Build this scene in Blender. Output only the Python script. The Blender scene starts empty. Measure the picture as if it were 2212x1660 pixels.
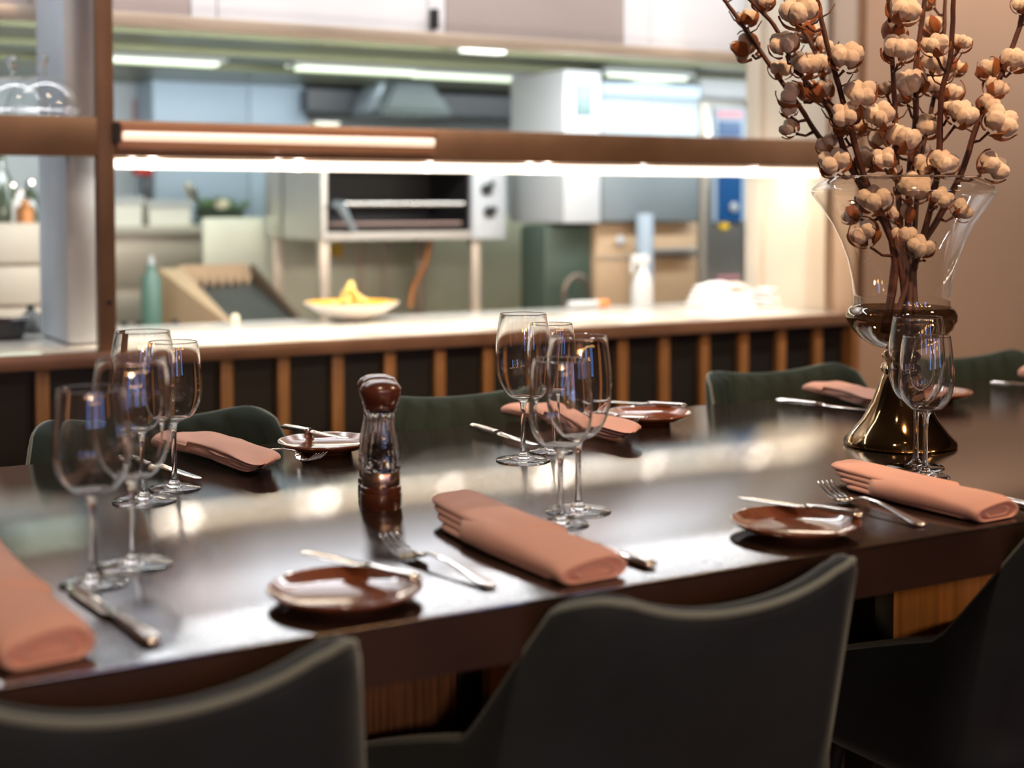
import bpy, bmesh, math, random
from mathutils import Vector, Matrix, noise
S = bpy.context.scene
COL = S.collection
PI = math.pi
# ------------------------------------------------------------------ camera
F = 3072.0; HY = 437.0; PITCH = math.radians(2.6); TH = math.radians(29.66)
PC = HY + F*math.tan(PITCH)
CAM = Vector((0, 0, 1.15)); TZ = 0.75
fw = Vector((math.sin(TH)*math.cos(PITCH), math.cos(TH)*math.cos(PITCH), -math.sin(PITCH)))
rt = Vector((math.cos(TH), -math.sin(TH), 0)); up = rt.cross(fw)
cd = bpy.data.cameras.new('camera'); cam = bpy.data.objects.new('camera', cd); COL.objects.link(cam)
cam.location = CAM
cam.rotation_euler = Matrix((rt, up, -fw)).transposed().to_euler()
cd.sensor_width = 36; cd.lens = F*36/2212; cd.shift_y = (PC-830)/2212
cd.clip_start = .05
cd.dof.use_dof = True; cd.dof.focus_distance = 2.15; cd.dof.aperture_fstop = 2.4; cd.dof.aperture_blades = 0
S.camera = cam
def ray(px, py): return fw + rt*((px-1106)/F) - up*((py-PC)/F)
def atY(px, py, Y): d = ray(px, py); return CAM + d*(Y/d.y)
def atZ(px, py, Z=TZ): d = ray(px, py); return CAM + d*((Z-CAM.z)/d.z)
def atD(px, py, D): return CAM + ray(px, py)*D
def XY(px, Y): return atY(px, HY, Y).x
def ZY(px, py, Y): return atY(px, py, Y).z
# ------------------------------------------------------------------ materials
def mat(name, col=(.5,.5,.5), rough=.5, metal=0, **k):
    m = bpy.data.materials.new(name); m.use_nodes = True
    nt = m.node_tree; b = nt.nodes['Principled BSDF']
    b.inputs['Base Color'].default_value = (*col, 1); b.inputs['Roughness'].default_value = rough; b.inputs['Metallic'].default_value = metal
    for kk, v in k.items():
        if kk in ('noise', 'bump', 'wood', 'brush'): continue
        inp = b.inputs[kk.replace('_', ' ')]
        inp.default_value = (*v, 1) if isinstance(v, tuple) else v
    tc = nt.nodes.new('ShaderNodeTexCoord')
    def colornoise(scale, amt, stretch=(1,1,1), detail=4):
        mp = nt.nodes.new('ShaderNodeMapping'); mp.inputs['Scale'].default_value = stretch
        nt.links.new(tc.outputs['Object'], mp.inputs['Vector'])
        n = nt.nodes.new('ShaderNodeTexNoise'); n.inputs['Scale'].default_value = scale; n.inputs['Detail'].default_value = detail
        nt.links.new(mp.outputs[0], n.inputs['Vector'])
        r = nt.nodes.new('ShaderNodeValToRGB')
        r.color_ramp.elements[0].position = .3; r.color_ramp.elements[1].position = .7
        r.color_ramp.elements[0].color = (*[c*(1-amt) for c in col], 1); r.color_ramp.elements[1].color = (*[min(1, c*(1+amt)) for c in col], 1)
        nt.links.new(n.outputs['Fac'], r.inputs[0]); nt.links.new(r.outputs[0], b.inputs['Base Color'])
        return n
    if 'noise' in k: n = colornoise(*k['noise'])
    if 'wood' in k: n = colornoise(k['wood'][0], k['wood'][1], k['wood'][2])
    if 'bump' in k:
        sc, st = k['bump'][:2]
        n = nt.nodes.new('ShaderNodeTexNoise'); n.inputs['Scale'].default_value = sc; n.inputs['Detail'].default_value = 3
        mp = nt.nodes.new('ShaderNodeMapping')
        if len(k['bump']) > 2: mp.inputs['Scale'].default_value = k['bump'][2]
        nt.links.new(tc.outputs['Object'], mp.inputs['Vector']); nt.links.new(mp.outputs[0], n.inputs['Vector'])
        bp = nt.nodes.new('ShaderNodeBump'); bp.inputs['Strength'].default_value = st; bp.inputs['Distance'].default_value = .002
        nt.links.new(n.outputs['Fac'], bp.inputs['Height']); nt.links.new(bp.outputs[0], b.inputs['Normal'])
    return m
def emis(name, col, st):
    return mat(name, (.8,.8,.8), .5, Emission_Color=col, Emission_Strength=st)
def thin(name, tint=(1,1,1), ior=1.5, extra=0.0, gl=(1,1,1)):
    m = bpy.data.materials.new(name); m.use_nodes = True; nt = m.node_tree; nt.nodes.clear()
    o = nt.nodes.new('ShaderNodeOutputMaterial'); mx = nt.nodes.new('ShaderNodeMixShader')
    t = nt.nodes.new('ShaderNodeBsdfTransparent'); t.inputs[0].default_value = (*tint, 1)
    g = nt.nodes.new('ShaderNodeBsdfGlossy'); g.inputs['Roughness'].default_value = .01; g.inputs['Color'].default_value = (*gl, 1)
    fr = nt.nodes.new('ShaderNodeFresnel'); fr.inputs[0].default_value = ior
    ge = nt.nodes.new('ShaderNodeNewGeometry'); m1_ = nt.nodes.new('ShaderNodeMath'); m1_.operation = 'MULTIPLY_ADD'; m1_.inputs[1].default_value = -2; m1_.inputs[2].default_value = 1
    pw = nt.nodes.new('ShaderNodeMath'); pw.operation = 'POWER'; pw.inputs[0].default_value = ior   # same reflectance seen from either side of the thin wall
    nt.links.new(ge.outputs['Backfacing'], m1_.inputs[0]); nt.links.new(m1_.outputs[0], pw.inputs[1]); nt.links.new(pw.outputs[0], fr.inputs[0])
    ad = nt.nodes.new('ShaderNodeMath'); ad.operation = 'ADD'; ad.inputs[1].default_value = extra; ad.use_clamp = True
    nt.links.new(fr.outputs[0], ad.inputs[0]); nt.links.new(ad.outputs[0], mx.inputs[0])
    nt.links.new(t.outputs[0], mx.inputs[1]); nt.links.new(g.outputs[0], mx.inputs[2]); nt.links.new(mx.outputs[0], o.inputs[0])
    return m
M = dict(
 table=mat('table laminate', (.022,.014,.010), .09, IOR=3.0, bump=(900,.05), noise=(30,.15)),
 tedge=mat('table edge', (.036,.016,.009), .38, noise=(8,.25), bump=(600,.1)),
 base_wood=mat('base veneer', (.20,.088,.045), .5, wood=(14,.45,(10,10,.35)), bump=(60,.3,(8,8,.3))),
 base_lit=mat('lit veneer', (.50,.21,.055), .5, wood=(10,.35,(6,6,.3))),  # warm lamplight put into the colour of the base veneer
 black=mat('black metal', (.008,.008,.008), .45),
 velvet=mat('grey velvet', (.009,.015,.020), .85, Sheen_Weight=.6, Sheen_Roughness=.35, Sheen_Tint=(.55,.62,.6), noise=(9,.35)),
 green=mat('green velvet', (.006,.018,.013), .85, Sheen_Weight=.5, Sheen_Roughness=.3, Sheen_Tint=(.45,.62,.54), noise=(9,.3)),
 rim_v=mat('velvet piping', (.16,.19,.17), .7, Sheen_Weight=.6, Sheen_Roughness=.3, Sheen_Tint=(.8,.9,.85)),  # paler tone stands in for light caught on the velvet rim
 seat=mat('seat velvet', (.004,.004,.004), .95),
 napkin=mat('pink cotton', (.66,.37,.295), .85, Sheen_Weight=.2, Sheen_Roughness=.5, Sheen_Tint=(1,.85,.8), noise=(3,.06), bump=(1500,.12)),
 steel=mat('polished steel', (.80,.77,.73), .10, 1),
 plate=mat('brown glaze', (.20,.062,.028), .12, Coat_Weight=1.0, Coat_Roughness=.03, IOR=1.6, noise=(25,.25)),
 glass=mat('clear glass', (1,1,1), 0, Transmission_Weight=1.0, IOR=1.5),
 acryl=mat('clear acrylic', (.97,.97,.97), .02, Transmission_Weight=1.0, IOR=1.45),
 vglass=thin('vase glass', (.95,.945,.93), 1.5, .035),
 vbulb=thin('smoked bulb glass', (.30,.23,.16), 1.6, .08, (1,.92,.8)),
 vbase=mat('smoked mirror glass', (.24,.155,.075), .07, 1, noise=(7,.2)),
 dome=thin('dome glass', (.96,.97,.97), 1.35, .02),
 millwood=mat('dark walnut', (.085,.022,.010), .28, Coat_Weight=.6, Coat_Roughness=.15, wood=(20,.3,(1,1,5))),
 millband=mat('brushed band', (.55,.42,.34), .22, 1),
 pepper=mat('peppercorn', (.012,.008,.006), .5, bump=(400,.6)),
 copper=mat('bronze cladding', (.27,.165,.10), .42, .3, noise=(5,.22,(1,1,1)), bump=(200,.1)),
 copper_pale=mat('bronze strip housing', (.60,.33,.20), .4, .3),
 ctop=mat('pass worktop', (.62,.60,.56), .22, noise=(4,.06), Coat_Weight=.3),
 cedge=mat('worktop edge', (.28,.165,.11), .35, .3, noise=(6,.2)),
 batten=mat('oak batten', (.27,.135,.050), .45, wood=(12,.35,(6,6,.4))),
 dark=mat('charcoal panel', (.006,.007,.008), .6, noise=(6,.3)),
 wall=mat('plaster', (.43,.315,.235), .85, noise=(2,.04)),
 room=mat('dining wall', (.38,.32,.27), .8), floor=mat('dark floor', (.05,.035,.025), .5, noise=(3,.3)),
 ceil=mat('dining ceiling', (.32,.29,.26), .8),
 kwall=mat('kitchen wall', (.50,.54,.56), .6, noise=(2,.05)), ktile=mat('kitchen ceiling', (.6,.6,.58), .7),
 blue_panel=mat('pale blue panel', (.36,.45,.54), .45, noise=(2,.04)),
 column=mat('painted column', (.66,.74,.84), .55, noise=(3,.12), bump=(20,.2)),
 ksteel=mat('brushed steel', (.60,.58,.54), .30, .85, noise=(2,.12), bump=(300,.08,(1,1,20))),
 ksteel_b=mat('bluish steel', (.25,.29,.31), .42, .4, noise=(2,.1)),
 ksteel_w=mat('warm steel', (.56,.47,.38), .42, .5, noise=(2,.15)),
 hood=mat('hood filters', (.13,.135,.070), .35, .5, noise=(2,.15)),
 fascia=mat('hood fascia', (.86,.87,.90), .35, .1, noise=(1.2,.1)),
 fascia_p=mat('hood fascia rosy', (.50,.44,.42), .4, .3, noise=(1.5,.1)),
 kdark=mat('oven cavity', (.012,.010,.010), .5), kgrey=mat('dark grey enamel', (.055,.058,.065), .45),
 kgreen=mat('dark green bin', (.05,.075,.055), .5), white=mat('white enamel', (.48,.49,.50), .4),
 cream=mat('cream panel', (.50,.44,.36), .4, noise=(3,.06)), linen=mat('white linen', (.85,.84,.82), .8, bump=(200,.3)),
 porc=mat('white porcelain', (.85,.80,.72), .25), porc_in=mat('amber glaze', (.75,.38,.04), .3),
 fries=mat('golden food', (.85,.62,.20), .6, noise=(40,.3)),
 tan=mat('tan backsplash', (.48,.33,.20), .5), griddle=mat('griddle plate', (.035,.036,.036), .4),
 leaf=mat('herb leaves', (.10,.16,.06), .6, noise=(20,.5)), bulb_g=mat('garlic', (.80,.70,.52), .6),
 yellow=mat('yellow sticker', (.85,.52,.03), .6), blue=mat('blue control panel', (.010,.075,.22), .3), red=mat('red plastic', (.50,.02,.015), .45),
 pink=mat('pink logo', (.75,.32,.36), .5), orange=mat('orange cap', (.85,.22,.05), .5), screen=mat('grey screen', (.10,.17,.17), .3),
 hose=mat('copper hose', (.60,.26,.10), .35, .6), greenb=mat('green bottle', (.10,.19,.15), .35),
 glassware=mat('bottle glass', (.06,.08,.05), .15, Coat_Weight=.5),
 stem=mat('cotton stem', (.075,.024,.014), .65, noise=(30,.4), bump=(150,.5)),
 cotton=mat('cotton fluff', (.88,.74,.60), .95, Sheen_Weight=.5, Sheen_Roughness=.6, Sheen_Tint=(1,.9,.8), noise=(60,.05), bump=(350,.5)),
 husk=mat('dry husk', (.36,.11,.028), .6, noise=(70,.55), bump=(120,.6)),
 tube_g=emis('fluorescent tube', (.84,1,.70), 1.3), tube_s=emis('hood lamp', (.95,1,.85), 1.5),
 led=emis('led bar', (1,.88,.72), 3.2), heat=emis('heater strip', (1,.74,.52), 1.05), dot=emis('spot bulb', (1,.92,.80), 150),
 pend=emis('filament bulb', (1,.50,.16), 45), sky_w=emis('evening window', (.10,.30,.85), 7),
)
# ------------------------------------------------------------------ mesh helpers
def box(bm, x0, x1, y0, y1, z0, z1, bev=0.0, seg=2, mtx=None):
    vs = [bm.verts.new((x, y, z)) for z in (z0, z1) for y in (y0, y1) for x in (x0, x1)]
    fs = [bm.faces.new([vs[i] for i in q]) for q in ((0,2,3,1),(4,5,7,6),(0,1,5,4),(2,6,7,3),(0,4,6,2),(1,3,7,5))]
    if mtx is not None: bmesh.ops.transform(bm, matrix=mtx, verts=vs)
    if bev:
        es = list({e for f in fs for e in f.edges})
        bmesh.ops.bevel(bm, geom=es, offset=bev, segments=seg, profile=.5, affect='EDGES')
    return vs
def lathe(bm, prof, seg=32, c=(0,0,0), flute=0, nf=0, fz=None):
    rings = []
    for r, z in prof:
        if r < 1e-6: rings.append([bm.verts.new((c[0], c[1], c[2]+z))]); continue
        ring = []
        for i in range(seg):
            a = 2*PI*i/seg; rr = r
            if flute and fz[0] < z < fz[1]: rr = r*(1-flute*abs(math.sin(nf*a/2)))
            ring.append(bm.verts.new((c[0]+rr*math.cos(a), c[1]+rr*math.sin(a), c[2]+z)))
        rings.append(ring)
    for A, B in zip(rings, rings[1:]):
        if len(A) == 1 and len(B) == 1: continue
        for i in range(seg):
            j = (i+1) % seg
            if len(A) == 1: bm.faces.new((A[0], B[j], B[i]))
            elif len(B) == 1: bm.faces.new((A[i], A[j], B[0]))
            else: bm.faces.new((A[i], A[j], B[j], B[i]))
def tube(bm, pts, rad, seg=8, cap=True, flat=None):
    pts = [Vector(p) for p in pts]; n = len(pts)
    if not hasattr(rad, '__len__'): rad = [rad]*n
    rings = []; prev = None
    for i, p in enumerate(pts):
        t = (pts[min(i+1, n-1)]-pts[max(i-1, 0)]).normalized()
        if prev is None:
            a = Vector((0,0,1)) if abs(t.z) < .9 else Vector((1,0,0)); u = t.cross(a).normalized()
        else: u = (prev - t*prev.dot(t)).normalized()
        prev = u; v = t.cross(u)
        rings.append([bm.verts.new(p+(u*math.cos(2*PI*k/seg)+v*math.sin(2*PI*k/seg)*(flat or 1))*rad[i]) for k in range(seg)])
    for A, B in zip(rings, rings[1:]):
        for k in range(seg): bm.faces.new((A[k], A[(k+1)%seg], B[(k+1)%seg], B[k]))
    if cap: bm.faces.new(rings[0][::-1]); bm.faces.new(rings[-1])
def loft(bm, rings, cap=True):
    R = [[bm.verts.new(p) for p in r] for r in rings]; n = len(R[0])
    for A, B in zip(R, R[1:]):
        for k in range(n): bm.faces.new((A[k], A[(k+1)%n], B[(k+1)%n], B[k]))
    if cap:
        bm.faces.new(R[0][::-1]); bm.faces.new(R[-1])
    return R
def blob(bm, c, r, sc=(1,1,1), sub=2, nz=0, ns=3, mtx=None):
    g = bmesh.ops.create_icosphere(bm, subdivisions=sub, radius=1)
    for v in g['verts']:
        d = 1+nz*noise.noise(v.co*ns+Vector(c)*37)
        co = Vector((v.co.x*sc[0], v.co.y*sc[1], v.co.z*sc[2]))*r*d
        v.co = (mtx @ co if mtx else co)+Vector(c)
def obj(name, bm, m, parent=None, smooth=True, world=True, auto=40):
    me = bpy.data.meshes.new(name)
    bmesh.ops.recalc_face_normals(bm, faces=bm.faces) if smooth != 'raw' else None
    bm.to_mesh(me); bm.free()
    o = bpy.data.objects.new(name, me); COL.objects.link(o); me.materials.append(m)
    if smooth:
        for p in me.polygons: p.use_smooth = True
        if auto: me.set_sharp_from_angle(angle=math.radians(auto))
    if parent is not None:
        o.parent = parent
        if world: me.transform(Matrix.Translation(-parent.location))
    return o
def tag(o, label=None, cat=None, group=None, kind=None):
    if label: o['label'] = label
    if cat: o['category'] = cat
    if group: o['group'] = group
    if kind: o['kind'] = kind
    return o
def thing(name, label, cat, loc=(0,0,0), rotz=0, group=None):
    o = bpy.data.objects.new(name, None); COL.objects.link(o); o.empty_display_size = .05
    o.location = loc; o.rotation_euler = (0, 0, rotz)
    return tag(o, label, cat, group)
def tree(o): return [c for c in bpy.data.objects if c.parent == o]
def dup(root, loc, rotz=0, label=None, group=None, scale=None):
    kids = root['_k'] if False else [c for c in KIDS.setdefault(root.name, tree(root))]
    r = root.copy(); COL.objects.link(r); r.location = loc; r.rotation_euler = (0, 0, rotz)
    if scale: r.scale = (scale,)*3
    if label: r['label'] = label
    if group: r['group'] = group
    for c in kids:
        n = c.copy(); COL.objects.link(n); n.parent = r
        for g in KIDS.setdefault(c.name, tree(c)):
            gg = g.copy(); COL.objects.link(gg); gg.parent = n
    return r
KIDS = {}
B = bmesh.new
def bobj(name, m, parent, *a, **k):
    bm = B(); box(bm, *a, **k); return obj(name, bm, m, parent)
def sbox(name, m, *a, **k):
    bm = B(); box(bm, *a, **k); return tag(obj(name, bm, m), kind='structure')
# ------------------------------------------------------------------ room shell
YP = 3.60          # plane of the pass front
ZC = .775          # pass worktop height
XR = XY(1850, YP)  # right end of the pass
sbox('floor', M['floor'], -4, 9, -5.5, 8.0, -.05, 0)
sbox('ceiling_dining', M['ceil'], -4, 9, -5.5, YP+.1, 2.9, 3.0)
sbox('ceiling_kitchen', M['ktile'], -4, 9, YP+.1, 8.0, 2.9, 3.0)
sbox('wall_right_plaster', M['wall'], XR, 9, YP-.02, YP+.12, 0, 2.9)
sbox('wall_kitchen_back', M['kwall'], -4, 9, 6.9, 7.0, 0, 2.9)
sbox('wall_left', M['room'], -4.1, -4, -5.5, 8.0, 0, 2.9)
sbox('wall_right', M['room'], 9, 9.1, -5.5, 8.0, 0, 2.9)
sbox('wall_behind', M['room'], -4, 9, -5.6, -5.5, 0, 2.9)
for i in range(3):
    x = -2.2+i*2.7
    w = tag(thing('window_%d' % (i+1), None, None, (x, -5.49, 1.0)), kind='structure')
    bobj('window_frame', M['black'], w, x-.75, x+.75, -5.5, -5.44, .9, 2.5)
    bobj('window_pane', M['sky_w'], w, x-.3, x+.3, -5.44, -5.43, 1.0, 2.4)
# pass: white column between worktop and ceiling, kitchen side of the gantry
cx0, cx1 = XY(84, 4.10), XY(226, 3.80)
c_ = sbox('pillar', M['column'], cx0, cx1, 3.78, 4.12, ZC, 2.9, bev=.02)
# end cheek of the pass
sbox('wall_pass_end', M['cream'], XR-.03, XR, YP+.12, YP+.55, ZC, 2.9)
sbox('trim_pass_end', M['cream'], XR-.055, XR-.03, YP+.44, YP+.48, ZC, 2.9)
# ------------------------------------------------------------------ pass counter
XL = -1.2
root = thing('pass_counter', 'long kitchen pass counter with pale worktop and dark panelled front with wooden battens', 'counter', (1.5, YP+.3, 0))
bobj('worktop', M['ctop'], root, XL, XR-.03, YP+.005, 4.3, ZC-.04, ZC, bev=.003)
bobj('worktop_edge', M['cedge'], root, XL, XR-.03, YP-.02, YP+.005, ZC-.036, ZC+.001, bev=.003)
bobj('front_panel', M['dark'], root, XL, XR-.03, YP+.03, YP+.06, 0, ZC-.04)
bobj('carcass', M['dark'], root, XL, XR-.03, YP+.06, 4.25, 0, ZC-.05)
k = -8
while True:
    X = YP*(.3311+.0436*k)
    if X > XR-.05: break
    bobj('batten', M['batten'], root, X-.017, X+.017, YP+.006, YP+.03, 0, ZC-.04, bev=.002)
    k += 1
tag(bobj('end_stile', M['batten'], root, XR-.03, XR, YP-.018, YP-.0+.12, 0, ZC-.01), 'orange brown wooden stile at the right end')
# ------------------------------------------------------------------ gantry
px0, px1 = XY(210, YP+.02), XY(247, YP+.02)
root = thing('gantry', 'bronze clad gantry frame of posts and shelf rail standing on the pass counter', 'gantry', (px0, YP+.04, ZC))
bobj('post', M['copper'], root, px0, px1, YP+.01, YP+.05, ZC, 2.9, bev=.003)
bobj('post', M['copper'], root, XR-.03-.0, XR+.005, YP-.035, YP-.021, ZC-.0, 2.9, bev=.002)
zb0, zb1 = 1.266, 1.358
bobj('shelf_rail', M['copper'], root, px1, XR-.06, YP+.03, YP+.09, zb0, zb1, bev=.004)
bobj('shelf_rail', M['copper'], root, XL, px0, YP+.005, YP+.06, zb0-.002, zb1+.004, bev=.004)
bobj('shelf', M['ksteel'], root, XL, px0-.02, YP+.06, YP+.17, zb1-.03, zb1, bev=.002)
bm = B(); lathe(bm, [(0,0),(.006,0),(.006,.004),(0,.006)], 12)
bmesh.ops.rotate(bm, verts=bm.verts, matrix=Matrix.Rotation(PI/2, 3, 'X'))
bmesh.ops.translate(bm, verts=bm.verts, vec=((px0+px1)/2+.003, YP+.01, ZY(230,655,YP)))
obj('screw', bm, M['black'], root)
# heater bar on the rail
hx0, hx1 = XY(258, YP), XY(945, YP)
root = thing('heat_lamp_bar', 'slim bronze heat lamp bar with a long glowing tube mounted on the shelf rail', 'heat lamp', (hx0, YP, 1.3))
bm = B(); box(bm, hx0, hx1, YP+.0, YP+.03, 1.334, 1.352, bev=.003); box(bm, hx0, hx1, YP+.012, YP+.03, 1.285, 1.334, bev=.002); obj('housing', bm, M['copper_pale'], root)
bm = B(); tube(bm, [(hx0+.012, YP+.002, 1.317), (hx1-.012, YP+.002, 1.317)], .0115, 14); obj('heating_tube', bm, M['heat'], root)
bobj('bracket', M['black'], root, hx0-.012, hx0+.006, YP+.0, YP+.03, 1.30, 1.35)
# led strip under the rail
lx1 = XR-.06
root = thing('led_light_strip', 'glowing warm light strip with small bulbs under the bronze shelf rail', 'light strip', (px1, YP+.13, 1.25))
bobj('housing', M['copper_pale'], root, px1+.005, lx1, YP+.10, YP+.20, 1.262, 1.285)
bobj('diffuser', M['led'], root, px1+.005, lx1, YP+.12, YP+.16, 1.238, 1.262, bev=.004)
for p in (285, 330, 600, 645, 928, 1145, 1182, 1390, 1630):
    bm = B(); X = XY(p, YP+.11); blob(bm, (X, YP+.11, ZY(p, 437-85+.012*p, YP+.11)), .0105 if p in (330,645,1145,1182) else .007)
    obj('bulb', bm, M['dot'], root)
# glass domes on the left shelf
def dome(pxc, Y, r, label):
    X = XY(pxc, Y); Z = zb1+.001
    t = thing('glass_dome', label, 'glass dome', (X, Y, Z), group='glass domes on the gantry shelf')
    pr = [(r, 0), (r*1.0, .02)]
    H = r*1.02
    for i in range(0, 11):
        a = PI/2*i/10; pr.append((r*math.cos(a), .02+H*math.sin(a)))
    pr[-1] = (.004, pr[-1][1])
    bm = B(); lathe(bm, pr, 40); o = obj('cover', bm, M['dome'], t, world=False, auto=0)
    z = .02+H
    bm = B(); lathe(bm, [(0,z-.002),(.010,z-.001),(.006,z+.008),(.007,z+.016),(.014,z+.034),(.016,z+.046),(.010,z+.050),(0,z+.051)], 20)
    obj('knob', bm, M['acryl'], t, world=False, auto=0)
dome(97, YP+.13, .093, 'clear glass dome cover with a knob, nearest the bronze post')
dome(32, YP+.16, .088, 'clear glass dome cover half cut off at the picture edge')
# ------------------------------------------------------------------ things on the pass
def lay(px, py, z=ZC): return atZ(px, py, z)
p = atZ(760, 692, ZC)
t = thing('serving_bowl', 'wide shallow white bowl with golden food under the heat lamps', 'bowl', (p.x, p.y, ZC))
R_ = .150
bm = B(); lathe(bm, [(0,.0),(.05,.0),(.055,.004),(.11,.026),(R_,.055),(R_+.001,.058),(R_-.003,.058),(.11,.032),(.05,.014),(0,.012)], 48); obj('bowl', bm, M['porc'], t, world=False)
bm = B(); lathe(bm, [(R_-.004,.0585),(R_-.012,.0555),(.11,.0335),(.05,.0155),(0,.0135)], 48); tag(obj('glaze', bm, M['porc_in'], t, world=False), 'amber glazed inside')
rnd = random.Random(3)
fd = thing('food_serving', 'golden fried food piled to a peak in the wide white bowl', 'food', (p.x, p.y, ZC+.015))
bm = B()
for i in range(70):
    a = rnd.uniform(0, 6.28); r = rnd.uniform(0, .062); h = .100*(1-r/.065)
    blob(bm, (r*math.cos(a), r*math.sin(a), .012+h*rnd.uniform(.3,1)), rnd.uniform(.008,.014), (1, .6, 1.2), 1, .4, 3)
obj('pile', bm, M['fries'], fd, world=False)
bm = B(); blob(bm, (-.058, .01, .035), .013, nz=.2); obj('side_piece', bm, M['fries'], fd, world=False)
# folded white linen stacks
for j, (pa, pb, yb, hh, lab) in enumerate([(1520, 1640, 664, .075, 'heap of folded white cloths on the pass, beside the oven side'), (1640, 1752, 660, .062, 'flat stack of white cloths on the pass near its right end')]):
    q0 = lay(pa, yb+2); q1 = lay(pb, yb)
    c = (q0+q1)/2; w = (q1.x-q0.x)/2
    t = thing('folded_cloth_stack', lab, 'cloths', (c.x, c.y+.06, ZC))
    n = 4
    for i in range(n):
        bm = B(); s = 1-.07*i
        g = bmesh.ops.create_cube(bm, size=1)
        bmesh.ops.subdivide_edges(bm, edges=bm.edges[:], cuts=8, use_grid_fill=True)
        for v in bm.verts:
            x, y, z = v.co
            e = (1-abs(x*2)**6)*.5+.5
            v.co = Vector((x*2*w*s*(1-.15*abs(y)), y*.17*s, (i+.5+z*e)*hh/n + .014*noise.noise(Vector((x*3+j*5, y*3, i)))*(i/n)+ (.012*(1-abs(x)*2)*(i==n-1))))
        obj('cloth', bm, M['linen'], t, world=False)
# spray bottle
p = atY(1387, 650, 4.22)
t = thing('spray_bottle', 'white plastic spray bottle on the pass beside the folded cloths', 'bottle', (p.x, p.y, ZC))
bm = B(); lathe(bm, [(0,0),(.038,0),(.040,.01),(.040,.07),(.030,.11),(.017,.135),(.016,.15),(0,.15)], 24); obj('body', bm, M['white'], t, world=False)
bm = B(); box(bm, -.045,.025,-.014,.014,.15,.185,bev=.006); box(bm,-.05,-.036,-.004,.004,.12,.16,bev=.003); obj('trigger_head', bm, M['white'], t, world=False)
p = atY(1275, 650, 4.25)
t = thing('marker_tube', 'white tube with an orange end lying at the back of the pass', 'tube', (p.x, p.y, ZC))
bm = B(); tube(bm, [(-.09,0,.013),(.03,0,.013)], .013, 12); obj('body', bm, M['white'], t, world=False)
bm = B(); tube(bm, [(.0301,0,.013),(.07,0,.013)], .0135, 12); obj('cap', bm, M['orange'], t, world=False)
p = lay(508, 698)
bm = B(); lathe(bm, [(0,0),(.012,0),(.014,.006),(.012,.022),(.006,.028),(0,.029)], 16); o = obj('cork_stopper', bm, M['bulb_g'])
o.location = (p.x, p.y, ZC); tag(o, 'small pale round stopper standing at the back edge of the pass', 'stopper')
# dark pot at far left
p = lay(12, 735)
t = thing('black_pot', 'dark pot with a steel lid at the left end of the pass', 'pot', (p.x, p.y+.02, ZC))
bm = B(); lathe(bm, [(0,0),(.045,0),(.058,.02),(.062,.055),(.058,.055),(.05,.02),(0,.01)], 28); obj('body', bm, M['griddle'], t, world=False)
bm = B(); lathe(bm, [(.063,.056),(.06,.064),(.0,.068)], 28); obj('lid', bm, M['steel'], t, world=False)
# ------------------------------------------------------------------ kitchen: hood
ZH = 1.70
root = thing('extractor_hood', 'large steel extractor hood over the cooking line with lit underside', 'hood', (2.0, 5.2, ZH))
HOOD = root
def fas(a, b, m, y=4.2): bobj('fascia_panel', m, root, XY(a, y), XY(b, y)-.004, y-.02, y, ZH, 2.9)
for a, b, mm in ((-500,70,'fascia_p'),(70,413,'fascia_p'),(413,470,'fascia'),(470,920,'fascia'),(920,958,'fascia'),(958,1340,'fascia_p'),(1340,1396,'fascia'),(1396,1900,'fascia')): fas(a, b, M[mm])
HXR = XY(1900, 4.2)
bobj('front_lip', M['ksteel_w'], root, XL-1, HXR, 4.15, 4.25, ZH-.035, ZH, bev=.004)
bobj('canopy', M['hood'], root, XL-1, 6.2, 4.25, 6.85, ZH+.02, ZH+.10)
for i in range(3):
    bobj('baffle_rail', M['hood'], root, XL-1, 6.2, 4.65+i*.55, 4.72+i*.55, ZH+.0, ZH+.02)
bobj('latch', M['black'], root, XY(934, 4.16), XY(946, 4.16), 4.15, 4.18, ZY(940, 62, 4.16), ZY(940, 20, 4.16))
def lamp_strip(a, b, y, Y, label, m, w=.10):
    Z = ZH+.004; Y = atZ((a+b)/2, y, Z).y; X0, X1 = XY(a, Y), XY(b, Y)
    t = thing('hood_light', label, 'light', ((X0+X1)/2, Y, Z), group='lights under the extractor hood')
    bobj('casing', M['white'], t, X0-.03, X1+.03, Y-w/2, Y+w/2, Z+.0, ZH+.02)
    bobj('tube', m, t, X0, X1, Y-w/2+.01, Y+w/2-.01, Z-.014, Z, bev=.004)
lamp_strip(645, 893, 150, 5.6, 'long greenish tube light left of centre under the hood', M['tube_g'])
lamp_strip(898, 1150, 165, 5.6, 'long greenish tube light right of centre under the hood', M['tube_g'])
lamp_strip(120, 470, 128, 5.6, 'greenish tube light at the left behind the bronze post', M['tube_g'], .10)
lamp_strip(1000, 1085, 106, 4.75, 'short white lamp at the front of the hood', M['tube_s'], .08)
lamp_strip(1310, 1480, 163, 5.6, 'faint tube light at the right above the steel cabinet', M['tube_g'], .05)
# ------------------------------------------------------------------ kitchen: back line
def kbox(name, m, root, a, b, yt, yb, Y0, dep, bev=.006, x_at=None):
    xm = (a+b)/2
    if yb >= 690: return bobj(name, m, root, XY(a, Y0), XY(b, Y0), Y0, Y0+dep, .661, ZY(xm, yt, Y0), bev=bev)
    return bobj(name, m, root, XY(a, Y0), XY(b, Y0), Y0, Y0+dep, ZY(xm, yb, Y0), ZY(xm, yt, Y0), bev=bev)
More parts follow.
